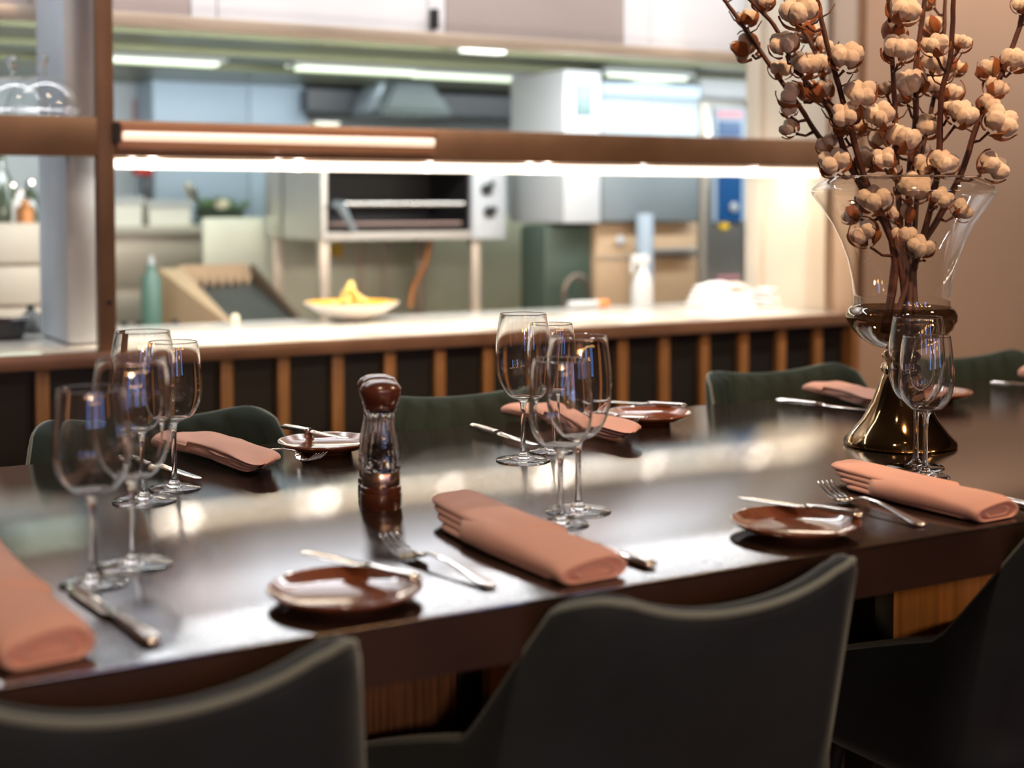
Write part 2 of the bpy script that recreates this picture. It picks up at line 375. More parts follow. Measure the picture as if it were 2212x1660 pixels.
# back work counters
root = thing('cooking_counter', 'low steel cooking counter along the kitchen behind the pass', 'counter', (2.5, 5.2, 0))
bobj('top', M['ksteel_w'], root, XL, 5.4, 4.60, 5.75, .62, .66, bev=.004)
bobj('body', M['ksteel'], root, XL+.02, 5.38, 4.64, 5.72, 0, .62)
root = thing('rear_counter', 'taller steel counter with splashback under the back wall', 'counter', (1.5, 6.4, 0))
zt = ZY(300, 488, 6.1)
bobj('body', M['ksteel_w'], root, XL-.5, 5.2, 6.15, 6.85, 0, zt-.04)
bobj('top', M['cream'], root, XL-.5, 5.2, 6.1, 6.85, zt-.04, zt, bev=.004)
for i in range(3): bobj('drawer', M['ksteel_w'], root, XL-.4, XY(545, 6.14), 6.13, 6.15, .35+i*.22, .54+i*.22, bev=.004)
# back wall panels
kb = thing('pale_blue_cupboard', 'tall pale blue cupboard against the back wall, left of the grill', 'cupboard', (XY(490,6.6), 6.7, zt))
bobj('body', M['blue_panel'], kb, XY(333, 6.6), XY(662, 6.6), 6.62, 6.88, zt, ZH+.018)
bobj('door', M['blue_panel'], kb, XY(333, 6.6), XY(540, 6.6)-.004, 6.6, 6.62, zt+.02, ZH+.01, bev=.004)
bobj('door', M['blue_panel'], kb, XY(540, 6.6), XY(662, 6.6), 6.6, 6.62, zt+.02, ZH+.01, bev=.004)
t = thing('wall_notice', 'small dull red notice on the grey back wall', 'notice', (XY(307,6.89), 6.89, 1.5))
kbox('sheet', mat('notice paper', (.38,.22,.24), .7), t, 290, 325, 215, 262, 6.885, .01, 0)
t = thing('hanging_brush', 'dark brush with a red head hanging at the back wall', 'brush', (XY(312,6.55), 6.6, zt+.02))
kbox('head', M['red'], t, 294, 332, 352, 378, 6.55, .08, .01)
kbox('bristles', M['kgrey'], t, 310, 330, 378, 440, 6.56, .05, .01)
# white crates
def crate(a, b, yt, yb, lab):
    t = thing('white_crate', lab, 'crate', (XY((a+b)/2, 6.12), 6.2, zt), group='white crates on the rear counter')
    X0, X1 = XY(a, 6.14), XY(b, 6.14); H = ZY((a+b)/2, yt, 6.14)
    bm = B()
    for args in ((X0,X1,6.14,6.15,zt,H),(X0,X1,6.42,6.43,zt,H),(X0,X0+.01,6.15,6.42,zt,H),(X1-.01,X1,6.15,6.42,zt,H),(X0,X1,6.15,6.42,zt,zt+.01)): box(bm, *args)
    obj('body', bm, M['porc'], t)
    bobj('rim', M['white'], t, X0-.01, X1+.01, 6.13, 6.14, H-.03, H)
crate(232, 306, 425, 487, 'cream crate on the rear counter just right of the bronze post')
crate(322, 412, 432, 490, 'cream crate on the rear counter beside the herb bowl')
# herb bowl
X = XY(475, 6.25)
t = thing('herb_bowl', 'dark bowl of green herbs and garlic on the rear counter', 'bowl', (X, 6.25, zt))
bm = B(); lathe(bm, [(0,0),(.05,0),(.10,.03),(.115,.07),(.108,.07),(.09,.03),(0,.02)], 28); obj('bowl', bm, M['kgreen'], t, world=False)
rnd = random.Random(5); bm = B()
for i in range(60):
    a = rnd.uniform(0, 6.28); r = rnd.uniform(0, .12)
    blob(bm, (r*math.cos(a), r*math.sin(a), .075+rnd.uniform(-.01,.04)), rnd.uniform(.012,.025), (1,1,.3), 1, .2, 2, Matrix.Rotation(rnd.uniform(-1,1), 3, 'X'))
h = tag(obj('herbs', bm, M['leaf'], t, world=False), kind='stuff')
bm = B(); blob(bm, (-.02, -.09, .09), .035, (1,.9,.8)); obj('garlic', bm, M['bulb_g'], t, world=False)
# ladle leaning
t = thing('steel_ladle', 'shiny steel spoon leaning on the rear counter beside the herb bowl', 'ladle', (XY(440,6.3), 6.3, zt))
a0, a1 = atY(402, 395, 6.3), atY(445, 470, 6.3)
bm = B(); tube(bm, [a0, a0.lerp(a1,.35), a0.lerp(a1,.5), a1], [.024,.028,.010,.008], 12); obj('handle', bm, M['steel'], t)
# salamander grill on posts
YS = 5.0
X0, X1 = XY(695, YS), XY(1090, YS); zt0, zt1 = ZY(890, 370, YS), ZY(890, 517, YS); ZTOP = ZY(890, 330, YS)
root = thing('salamander_grill', 'steel salamander grill with a black open cavity standing on tall posts', 'grill', (X0, YS, .66))
bm = B(); XP = XY(1018, YS)
box(bm, X0, X1, YS+.40, YS+.62, zt1, ZTOP, bev=.004); box(bm, X0, X0+.02, YS, YS+.42, zt1, ZTOP); box(bm, X0+.02, XP, YS, YS+.42, zt0, ZTOP); box(bm, X0+.02, XP, YS, YS+.42, zt1, zt1+.03); obj('body', bm, M['ksteel'], root)
bobj('control_panel', M['white'], root, XP, X1, YS-.012, YS+.41, zt1-.004, ZTOP, bev=.006)
bobj('cavity', M['kdark'], root, X0+.021, XP-.001, YS+.36, YS+.40, zt1+.03, zt0)
bm = B(); box(bm, X0+.021, X0+.03, YS+.01, YS+.36, zt1+.036, zt0-.006); box(bm, XP-.01, XP-.001, YS+.01, YS+.36, zt1+.036, zt0-.006); box(bm, X0+.021, XP-.001, YS+.01, YS+.36, zt0-.006, zt0-.001); obj('cavity_lining', bm, M['kdark'], root)
bobj('cavity_floor', M['kdark'], root, X0+.021, XP-.001, YS+.02, YS+.36, zt1+.03, zt1+.036)
bm = B()
zr = ZY(870, 440, YS)
tube(bm, [(X0+.05, YS+.01, zr), (XP-.03, YS+.01, zr)], .009, 10); obj('rack_bar', bm, M['steel'], root)
bm = B()
tube(bm, [(X0+.04, YS+.03, zt1+.06), (XP-.03, YS+.03, zt1+.06)], .007, 8)
for i in range(12): tube(bm, [(X0+.06+i*.045, YS+.03, zt1+.06), (X0+.06+i*.045, YS+.34, zt1+.06)], .003, 6)
obj('grill_rack', bm, mat('worn rack', (.30,.20,.17), .5, .5), root)
bm = B(); q = atY(735, 443, YS-.05); q2 = atY(765, 500, YS-.03); tube(bm, [q+Vector((0,.04,0)), q, q.lerp(q2,.5), q2], [.02,.022,.014,.012], 12); obj('lift_handle', bm, M['ksteel_b'], root)
for (a, y) in ((1052, 410), (1058, 458)):
    q = atY(a, y, YS-.02); bm = B(); blob(bm, q, .024, (1.1,.8,1)); tube(bm, [q, q+Vector((.02,-.02,.03 if y<430 else .015))], .010, 8); tag(obj('knob', bm, M['black'], root), 'black control knob')
for a, dy in ((600, .5), (690, 0), (915, .5), (1035, 0)):
    YY = YS+dy; Xa = min(max(X0+.02, XY(a, YY)), X1-.02); bobj('post', M['ksteel_w'], root, Xa-.018, Xa+.018, YY+.02, YY+.056, .66, zt1, bev=.002)
bm = B(); q = atY(730, 541, YS)
for i in range(5):
    pass
vs = []
for i in range(10):
    a = PI/2+i*PI/5; r = .045 if i % 2 == 0 else .024; vs.append(bm.verts.new((r*math.cos(a), 0, r*math.sin(a))))
f_ = bm.faces.new(vs); ex = bmesh.ops.extrude_face_region(bm, geom=[f_]); bmesh.ops.translate(bm, verts=[v for v in ex['geom'] if isinstance(v, bmesh.types.BMVert)], vec=(0,.003,0))
# splash panel behind grill posts, carrying the star
sp = thing('splash_panel', 'pale green steel splash panel behind the grill posts', 'panel', (X0+.4, YS+.66, .66))
bobj('panel', mat('pale green steel', (.62,.62,.48), .4, .2, noise=(2,.2)), sp, X0-.25, XY(1175, YS+.66), YS+.66, YS+.68, .66, zt1+.08, bev=.003)
for a in (830, 780): bobj('seam', M['ksteel_w'], sp, XY(a, YS+.65)-.012, XY(a, YS+.65)+.012, YS+.645, YS+.66, .66, zt1)
q = atY(730, 541, YS+.64); bmesh.ops.translate(bm, verts=bm.verts, vec=(q.x, YS+.655, q.z)); tag(obj('sticker', bm, M['yellow'], sp), 'yellow star shaped sticker')
t = thing('copper_hose', 'orange brown bent hose behind the grill posts', 'hose', (XY(890,YS+.6), YS+.3, .66))
bm = B(); tube(bm, [atY(930, 520, YS+.3), atY(918, 575, YS+.3), atY(892, 620, YS+.3), atY(886, 665, YS+.3)], .012, 10); obj('hose', bm, M['hose'], t)
# trays on top of the grill
t = thing('steel_tray', 'shallow steel tray lying on top of the grill', 'tray', (X0+.3, YS+.3, ZTOP))
bm = B(); box(bm, X0-.02, X1-.12, YS+.02, YS+.5, ZTOP, ZTOP+.05, bev=.006); obj('tray', bm, M['ksteel_w'], t)
t = thing('white_food_box', 'small greenish white box standing on the tray above the grill', 'box', (X0, YS+.1, ZTOP+.05))
kz = ZTOP+.05
bobj('body', mat('pale lid', (.66,.74,.52), .5), t, X0, X0+.09, YS+.05, YS+.15, kz, kz+.055, bev=.004); bobj('lid', M['porc'], t, X0-.004, X0+.094, YS+.045, YS+.155, kz+.055, kz+.062)
for i, (a, w, m_) in enumerate(((770, .05, 'porc'), (900, .06, 'kgrey'), (1000, .04, 'leaf'))):
    bm = B(); X = XY(a, YS+.2); lathe(bm, [(0,0),(w*.7,0),(w,.03),(w*.95,.045),(0,.045)], 20, (X, YS+.2, kz)); o = obj('small_tub', bm, M[m_])
    tag(o, ('small cream tub on the tray above the grill', 'dark grey tub on the tray above the grill', 'green tub at the right of the tray above the grill')[i], 'tub')
# dark recess behind, blue-grey duct
root = thing('dark_wall_unit', 'wide dark grey cabinet high on the back wall above the grill', 'cabinet', (XY(940,6.5), 6.6, 1.5))
zz = ZY(940, 236, 6.5)
bobj('body', M['kgrey'], root, XY(666, 6.5), XY(1215, 6.5), 6.5, 6.88, zz-.03, 1.699)
bm = B()
A = atY(820, 245, 6.1); Bq = atY(985, 250, 6.1); C1 = atY(930, 172, 6.1); D1 = atY(850, 172, 6.1)
v1 = [bm.verts.new((q.x, 6.1, q.z)) for q in (A, Bq, C1, D1)]; v2 = [bm.verts.new((q.x, 6.48, q.z)) for q in (A, Bq, C1, D1)]
bm.faces.new(v1); bm.faces.new(v2[::-1])
for i in range(4): bm.faces.new((v1[i], v2[i], v2[(i+1)%4], v1[(i+1)%4]))
bmesh.ops.bevel(bm, geom=bm.edges[:], offset=.02, segments=3, affect='EDGES'); obj('duct', bm, M['ksteel_b'], HOOD)
# big steel unit with control column
YD = 4.72
root = thing('steel_upright_unit', 'large upright steel dishwasher hood with a white control column and dark display', 'appliance', (XY(1360,YD), YD+.3, .66))
kbox('body', M['ksteel_b'], root, 1300, 1510, 214, 478, YD, .42)
kbox('control_column', M['white'], root, 1218, 1298, 152, 482, YD-.02, .42)
kbox('display', M['screen'], root, 1247, 1279, 183, 250, YD-.03, .01, 0)
kbox('top_strip', M['blue_panel'], root, 1300, 1512, 181, 212, YD+.05, .30)
kbox('lower_cabinet', M['tan'], root, 1288, 1508, 482, 700, YD+.05, .35)
kbox('rail', M['ksteel'], root, 1400, 1508, 536, 550, YD-.0, .04)
kbox('seam', M['ksteel_w'], root, 1290, 1508, 553, 558, YD+.045, .005, 0)
t = thing('paper_roll', 'bluish white roll standing in front of the tan cabinet', 'roll', (XY(1393,4.65), 4.65, .66))
bm = B(); zz1 = ZY(1393, 462, 4.65); lathe(bm, [(0,0),(.035,0),(.035,zz1-.66),(.012,zz1-.66),(.012,zz1-.69)], 24); obj('roll', bm, M['blue_panel'], t, world=False)
t = thing('dark_bin_column', 'dark green upright bin between the grill and the steel unit', 'bin', (XY(1228,4.8), 4.8, .66))
kbox('body', M['kgreen'], t, 1176, 1284, 486, 700, 4.8, .2, .02)
q = atY(1340, 520, YD+.03)
t = thing('round_dial', 'small round white dial on the tan cabinet', 'dial', (q.x, YD+.03, q.z))
bm = B(); blob(bm, (0,0,0), .022, (1,.4,1)); obj('face', bm, M['white'], t, world=False)
t = thing('bent_tap', 'dark bent tap at the kitchen side behind the pass', 'tap', (XY(1235,4.66), 4.68, .66))
bm = B(); pts = [Vector((XY(1218,4.68)+.06*(1-math.cos(PI*i/9)), 4.68, ZY(1235, 640, 4.68)+.08*math.sin(PI*i/9))) for i in range(10)]
tube(bm, [Vector((pts[0].x,4.68,.66))]+pts, .011, 10); obj('spout', bm, mat('dull tap', (.20,.16,.13), .35, .8), t)
# combi oven
YO = 5.05
root = thing('combi_oven', 'tall grey steel combi oven with a blue control strip, at the right of the kitchen', 'oven', (XY(1575,YO), YO+.3, .66))
kbox('body', M['ksteel'], root, 1512, 1640, 216, 690, YO, .7)
kbox('top_cap', M['white'], root, 1512, 1640, 172, 214, YO+.05, .6)
kbox('door_edge', M['ksteel_w'], root, 1514, 1526, 225, 690, YO-.015, .014, 0)
kbox('control_strip', M['blue_panel'], root, 1540, 1610, 234, 480, YO-.012, .011, 0)
kbox('logo_band', M['pink'], root, 1549, 1603, 240, 254, YO-.018, .005, 0)
kbox('display', M['blue'], root, 1553, 1600, 262, 295, YO-.02, .007, 0)
kbox('display', M['blue'], root, 1552, 1602, 372, 478, YO-.02, .007, 0)
q = atY(1576, 448, YO); bm = B(); blob(bm, (q.x, YO-.03, q.z), .024, (1,.5,1)); obj('dial', bm, M['white'], root)
q = atY(1562, 488, YO); bm = B(); blob(bm, (q.x, YO-.008, q.z), .027, (1.1,.1,.7)); tag(obj('sticker', bm, M['yellow'], root), 'round yellow sticker')
kbox('side_panel', M['kgrey'], root, 1613, 1640, 216, 690, YO-.01, .009, 0)
kbox('badge', M['pink'], root, 1550, 1600, 596, 604, YO-.012, .005, 0)
# griddle
root = thing('sloping_griddle', 'sloping black griddle with a tan serrated guard in the kitchen', 'griddle', (XY(470,5.0), 4.85, .66))
bm = B()
ga, gb = XY(385, 5.35), XY(535, 5.35)
zt_ = ZY(460, 572, 5.35); zm_ = ZY(460, 606, 5.35)
box(bm, ga, gb, 5.35, 5.37, .66, zt_); 
obj('guard', bm, M['tan'], root)
bm = B()
for i in range(8):
    x = ga+.02+(gb-ga-.04)*i/7; v = [bm.verts.new(p_) for p_ in ((x-.018,5.30,zm_+.02),(x+.018,5.30,zm_+.02),(x,5.30,zm_-.03),(x-.018,5.34,zm_+.02),(x+.018,5.34,zm_+.02),(x,5.34,zm_-.03))]
    bm.faces.new(v[:3]); bm.faces.new(v[3:][::-1]); bm.faces.new((v[0],v[1],v[4],v[3])); bm.faces.new((v[1],v[2],v[5],v[4])); bm.faces.new((v[2],v[0],v[3],v[5]))
obj('serrated_edge', bm, M['tan'], root)
bm = B()
def quadbox(bm, P, th):
    a_ = [bm.verts.new(p_) for p_ in P]; b_ = [bm.verts.new((p_[0], p_[1], p_[2]-th)) for p_ in P]
    bm.faces.new(a_); bm.faces.new(b_[::-1])
    for i in range(len(P)): bm.faces.new((a_[i], b_[i], b_[(i+1)%len(P)], a_[(i+1)%len(P)]))
gl, gr2 = XY(395, 5.33), XY(650, 4.97)
quadbox(bm, [(ga+.05, 5.33, zm_-.01), (gb, 5.33, zm_-.0), (gr2, 4.96, .685), (XY(500,4.96), 4.96, .685)], .02); obj('plate', bm, M['griddle'], root)
bm = B()
v = [Vector((gb, 5.33, zt_)), Vector((gb, 5.33, .661)), Vector((gr2, 4.96, .661)), Vector((gr2, 4.96, .70))]
a_ = [bm.verts.new(p_) for p_ in v]; b_ = [bm.verts.new(p_+Vector((.015,0,0))) for p_ in v]; bm.faces.new(a_); bm.faces.new(b_[::-1])
for i in range(4): bm.faces.new((a_[i], b_[i], b_[(i+1)%4], a_[(i+1)%4]))
tag(obj('side_guard', bm, mat('dark guard', (.10,.065,.04), .5), root), 'dark brown side guard')  # right guard, darker brown than the left one
bm = B()
v = [Vector((XY(345,5.3), 5.33, zt_-.01)), Vector((XY(345,5.3), 5.33, .661)), Vector((XY(500,4.96), 4.96, .661)), Vector((XY(500,4.96), 4.96, .70))]
a_ = [bm.verts.new(p_) for p_ in v]; b_ = [bm.verts.new(p_+Vector((.09 if i < 2 else .015,0,0))) for i, p_ in enumerate(v)]; bm.faces.new(a_); bm.faces.new(b_[::-1])
for i in range(4): bm.faces.new((a_[i], b_[i], b_[(i+1)%4], a_[(i+1)%4]))
obj('side_guard', bm, M['tan'], root)
t = thing('green_bottle', 'green plastic bottle beside the griddle', 'bottle', (XY(325,5.2), 5.2, .66))
zz1 = ZY(325, 572, 5.2)
bm = B(); lathe(bm, [(0,0),(.038,0),(.04,.01),(.036,(zz1-.66)*.8),(.02,(zz1-.66)*.9),(.018,zz1-.66),(0,zz1-.66)], 20); obj('body', bm, M['greenb'], t, world=False)
bm = B(); lathe(bm, [(0,zz1-.66),(.014,zz1-.66),(.01,zz1-.63),(0,zz1-.625)], 16); obj('cap', bm, M['white'], t, world=False)
for i, (a, y, lab) in enumerate(((268, 668, 'dark knob shaped pot lid at the back of the pass beside the bronze post'), (300, 662, 'dark low pot beside the green bottle'), (378, 662, 'dark low pot in front of the griddle'))):
    bm = B(); q = atY(a, y, 5.05); lathe(bm, [(0,0),(.032,0),(.045,.02),(.045,.04),(.012,.052),(.014,.065),(0,.068)], 20); o = obj('low_pot', bm, M['griddle']); o.location = (q.x, 5.05, .66); tag(o, lab, 'pot')
# left bay: drawers, bottles
root = thing('drawer_cabinet', 'pale steel drawer cabinet seen left of the white column', 'cabinet', (XY(30,4.95), 5.2, .66))
zz1 = ZY(40, 482, 4.95)
bobj('body', M['cream'], root, XY(-120,4.95), XY(105,4.95), 4.97, 5.5, .66, zz1)
for i in range(3):
    h_ = (zz1-.66)/3; d = bobj('drawer', M['cream'], root, XY(-118,4.95), XY(103,4.95), 4.95, 4.97, .66+i*h_+.006, .66+(i+1)*h_-.006, bev=.003)
rnd = random.Random(9)
labs = ['tall dark bottle at the picture edge on the drawer cabinet', 'squat olive jar among the bottles on the drawer cabinet', 'short clear jar between the bottles on the drawer cabinet', 'dark bottle nearest the white column on the drawer cabinet', 'amber jar at the front of the drawer cabinet']
for i, (a, hh, rr, mm) in enumerate(((4,.24,.034,'glassware'),(24,.13,.042,'leaf'),(42,.11,.036,'porc'),(66,.14,.034,'glassware'),(54,.08,.03,'hose'))):
    Y = 5.1+.08*(i % 2)-(.09 if i == 4 else 0); t = thing('glass_bottle' if i in (0,3) else 'storage_jar', labs[i], 'bottle' if i in (0,3) else 'jar', (XY(a, Y), Y, zz1))
    bm = B(); lathe(bm, [(0,0),(rr,0),(rr,hh*.6),(rr*.45,hh*.78),(rr*.4,hh*.95),(0,hh*.95)], 20); obj('body', bm, M[mm], t, world=False)
    bm = B(); lathe(bm, [(0,hh*.95),(rr*.5,hh*.95),(rr*.5,hh*1.03),(0,hh*1.03)], 16); obj('cap', bm, M['steel'], t, world=False)
for i, (a, lab) in enumerate(((18, 'small dark domed pot at the picture edge behind the steel lidded pot'), (62, 'small dark domed pot beside the white column, behind the steel lidded pot'))):
    bm = B(); lathe(bm, [(0,0),(.04,0),(.045,.015),(.03,.05),(.010,.065),(.012,.08),(0,.085)], 20); o = obj('domed_pot', bm, M['griddle']); q = lay(a, 700); o.location = (q.x, 4.22, ZC); tag(o, lab, 'pot')

# ------------------------------------------------------------------ dining table
TY0, TY1, TX0, TX1 = 1.234, 2.262, -.9, 4.6
def corner(px, py): q = atZ(px, py); return q
TY0 = (atZ(217,1446).y+atZ(696,1369).y+atZ(1560,1230).y+atZ(2200,1131).y)/4
TY1 = (atZ(62,1006).y+atZ(858,932).y+atZ(1500,877).y+atZ(2111,824).y)/4
print('TABLE', TY0, TY1, [atZ(*q).y for q in ((217,1446),(696,1369),(1560,1230),(2200,1131),(62,1006),(858,932),(1500,877),(2111,824))])
root = thing('dining_table', 'long brown dining table with a glossy top reflecting the kitchen lights', 'table', (1.8, 1.75, 0))
bobj('tabletop', M['table'], root, TX0, TX1, TY0, TY1, TZ-.004, TZ, bev=.001)
bobj('edge_band', M['tedge'], root, TX0, TX1, TY0, TY1, TZ-.060, TZ-.004, bev=0)
YB = 1.665
xa, xb, xc, xd = XY(984, YB), XY(1037, YB), XY(1895, YB), XY(1938, YB)
bobj('base_panel', M['base_wood'], root, TX0+.3, xa, YB, YB+.24, 0, TZ-.06)
bobj('base_panel', M['base_wood'], root, xb, xc, YB+.06, YB+.24, 0, TZ-.06)
tag(bobj('base_panel', M['base_lit'], root, xd, TX1-.3, YB, YB+.24, 0, TZ-.06), 'wooden base panel coloured orange as lit by warm lamps')
bobj('post', M['black'], root, xa, xb, YB-.005, YB+.24, 0, TZ-.06, bev=.003)
bobj('post', M['black'], root, xc, xd, YB-.005, YB+.24, 0, TZ-.06, bev=.003)
# ------------------------------------------------------------------ chairs
def shell_chair(m_out, label, channels, group):
    t = thing('tub_chair', label, 'chair', (0,0,0), 0, group)
    n = 64
    def plan(s, z):   # s in 0..1 from left arm front around the back to right arm front
        k = min(1, max(0, (z-.50)/.26))
        w = .234-.056*k; yb = -.215-.105*k
        yf = .17 if z < .6 else .17
        q = s*2-1
        ab = abs(q)
        if ab < .42:      # back
            u = q/.42; x = u*(w-.05); y = yb+.012*u*u*(1)
        elif ab < .56:    # corner
            u = (ab-.42)/.14*PI/2; x = (w-.05)+.05*math.sin(u); y = yb+.012+.06*(1-math.cos(u)); x = math.copysign(x, q)
        else:             # arm
            u = (ab-.56)/.44; x = math.copysign(w, q); y = yb+.072+(.17-(yb+.072))*u
        return Vector((x, y, 0))
    def top(s):
        ab = abs(s*2-1)
        if ab < .46: return (.738+.030*(ab/.46)**2.2) if not channels else (.755+.013*(ab/.46)**2.2)
        if ab < .53: return .768-.018*((ab-.46)/.07)**2
        if ab < .60: return .590+.160*(1-math.sin((ab-.53)/.07*PI/2))**.8
        return .590-.115*(ab-.60)/.40
    def ring(s, th=.034):
        T = top(s); z0 = .40; pts = []
        def pn(z):
            p_ = plan(s, z); e = .004
            d = plan(min(1, s+e), z)-plan(max(0, s-e), z); nrm = Vector((d.y, -d.x, 0)).normalized()
            return p_, nrm
        hh = th/2
        nz_ = 7
        for i in range(nz_+1):
            z = z0+(T-hh-z0)*i/nz_; p_, nr = pn(z); pts.append(p_+nr*hh+Vector((0,0,z)))
        for i in range(1, 6):
            a = PI*i/6; p_, nr = pn(T-hh); pts.append(p_+nr*hh*math.cos(a)+Vector((0,0,T-hh+hh*math.sin(a))))
        for i in range(nz_, -1, -1):
            z = z0+(T-hh-z0)*i/nz_; p_, nr = pn(z)
            d = 0
            if channels: d = .012*abs(math.sin(s*PI*channels))*(1 if z > .44 else 0)
            pts.append(p_-nr*(hh+d)+Vector((0,0,z)))
        return pts
    # outward normal check: want nr pointing away from centre
    N = 140
    rings = [ring(i/N) for i in range(N+1)]
    bm = B(); loft(bm, rings); obj('shell', bm, m_out, t, world=False, auto=0)
    bm = B(); pts = []
    for i in range(N+1):
        s = i/N; T = top(s); p_ = plan(s, T-.012)
        d = plan(min(1, s+.004), T-.012)-plan(max(0, s-.004), T-.012); nr = Vector((d.y, -d.x, 0)).normalized()
        pts.append(p_+nr*.011+Vector((0,0,T-.006)))
    tube(bm, pts, .0042, 8); obj('rim_highlight', bm, M['rim_v'], t, world=False, auto=0)  # added rim tube, coloured pale as the highlight on the velvet edge
    bm = B()
    g = bmesh.ops.create_cube(bm, size=1); bmesh.ops.subdivide_edges(bm, edges=bm.edges[:], cuts=6, use_grid_fill=True)
    for v in bm.verts:
        x, y, z = v.co*2; f = (1-.12*abs(x)**4-.0*y); v.co = Vector((x*.205, y*.19*f-.015, .425+z*.035*(1-.25*(abs(x)**4+abs(y)**4)/2)))
    obj('seat', bm, M['seat'], t, world=False)
    for sx in (-1, 1):
        for sy in (-1, 1):
            bm = B(); tube(bm, [(sx*.15, sy*.13-.02, .39), (sx*.20, sy*.18-.02, 0)], [.014, .009], 12); obj('leg', bm, M['black'], t, world=False)
    return t
G1 = 'velvet tub chairs on the near side of the table'; G2 = 'velvet tub chairs on the far side of the table'
n0 = shell_chair(M['velvet'], 'grey velvet tub chair in the middle of the near side row', 0, G1)
yc = TY0-.09+.32
n0.location = (.912, yc, 0)
dup(n0, (.318, yc, 0), 0, 'grey velvet tub chair at the near side, cut off at the bottom left corner', G1)
dup(n0, (1.60, yc, 0), 0, 'dark grey velvet tub chair at the near side, cut off at the right edge', G1)
f0 = shell_chair(M['green'], 'dark green channelled velvet tub chair behind the far side, right of the pepper mill', 13, G2)
yf = TY1+.12-.30
f0.location = (1.335, yf+.0, 0); f0.rotation_euler = (0, 0, PI)
FY = TY1+.16
for o_, px_, lab in ((f0, 1000, None), (1, 325, 'dark green velvet tub chair behind the left group of wine glasses'), (2, 1678, 'dark green channelled velvet tub chair behind the empty stretch of table left of the vase'), (3, 2085, 'dark green velvet tub chair behind the table, right of the glass vase')):
    X = XY(px_, FY); loc = (X, FY-.30, 0)
    if lab is None: f0.location = loc
    else: dup(f0, loc, PI, lab, G2)

for o_ in [o for o in COL.objects if o.name.startswith('tub_chair') and o.get('group') == G2]: o_.scale = (1.08, 1, 1.032)
# ------------------------------------------------------------------ wine glasses
def glass_parts(H, foot_r, bowl_r, rim_r, zb, zw, name, label):
    t = thing(name, label, 'wine glass', (0,0,TZ))
    th = .0013
    # foot: underside -> rim -> top up to the stem
    zs = .013
    bm = B(); lathe(bm, [(0,.0010),(.01,.0006),(foot_r*.85,.0002),(foot_r-.0008,.0),(foot_r,.0010),(foot_r-.0012,.0021),(foot_r*.6,.0034),(foot_r*.3,.0060),(.0078,.0092),(.0052,zs)], 48)
    o = obj('foot', bm, M['glass'], t, smooth='raw', world=False, auto=0)
    bm = B(); lathe(bm, [(.0052,zs),(.0040,.022),(.0035,.04),(.0035,zb-.022),(.0042,zb-.010),(.0058,zb-.003)], 24); obj('stem', bm, M['glass'], t, smooth='raw', world=False, auto=0)
    out = [(.0058, zb-.003), (.0085, zb-.0005)]
    for i in range(1, 15):
        u = i/14; a = u*PI/2; out.append((bowl_r*math.sin(a)**.80, zb+(zw-zb)*(1-math.cos(a)) + .0003))
    for i in range(1, 13):
        u = i/12; e = u**1.75; out.append((bowl_r+(rim_r-bowl_r)*e, zw+(H-zw)*u))
    out.insert(-1, (rim_r+.00002, H-.0007)); out.insert(-2, (rim_r+.0001, H-.0020))
    inn = [(max(0, r-th), z) for r, z in out if r > .011 and z > zb+.0035]
    inn = inn[::-1]
    prof = out+[(rim_r-th*.5, H+.0005)]+inn+[(.006, zb+.0045), (0, zb+.0038)]
    bm = B(); lathe(bm, prof, 56); obj('bowl', bm, M['glass'], t, smooth='raw', world=False, auto=0)
    return t
GL = 'large wine glasses on the table'; GS = 'small wine glasses on the table'
big = glass_parts(.228, .0425, .0432, .0362, .094, .160, 'wine_glass', '')
small = glass_parts(.206, .0358, .0395, .0338, .094, .140, 'wine_glass', '')
def foot_at(l, r, y):  # foot centre from its left/right and centre row
    return atZ((l+r)/2, y)
for i, (src, l, r, y, lab) in enumerate((
 (big, 1070, 1190, 995, 'large wine glass, tallest of the middle group, furthest left'),
 (big, 1178, 1320, 1106, 'large wine glass in front of the middle group, on the right'),
 (big, 241, 383, 1083, 'large wine glass in the left group, behind the two blurred ones'),
 (big, 212, 365, 1222, 'large blurred wine glass in the left group, second nearest the camera'),
 (big, 1916, 2040, 1010, 'large wine glass right in front of the vase foot'),
 (small, 1149, 1272, 1135, 'small wine glass nearest the camera in the middle group'),
 (small, 1142, 1240, 976, 'small wine glass at the back of the middle group'),
 (small, 323, 431, 1056, 'small wine glass furthest right in the left group'),
 (small, 128, 276, 1263, 'small blurred wine glass nearest the camera at the left'),
 (small, 1948, 2048, 1030, 'small wine glass in front of the large one at the vase foot'))):
    q = foot_at(l, r, y); g = GL if src is big else GS
    if i == 0 or i == 5: src.location = (q.x, q.y, TZ); tag(src, lab, None, g)
    else: dup(src, (q.x, q.y, TZ), 0, lab, g)
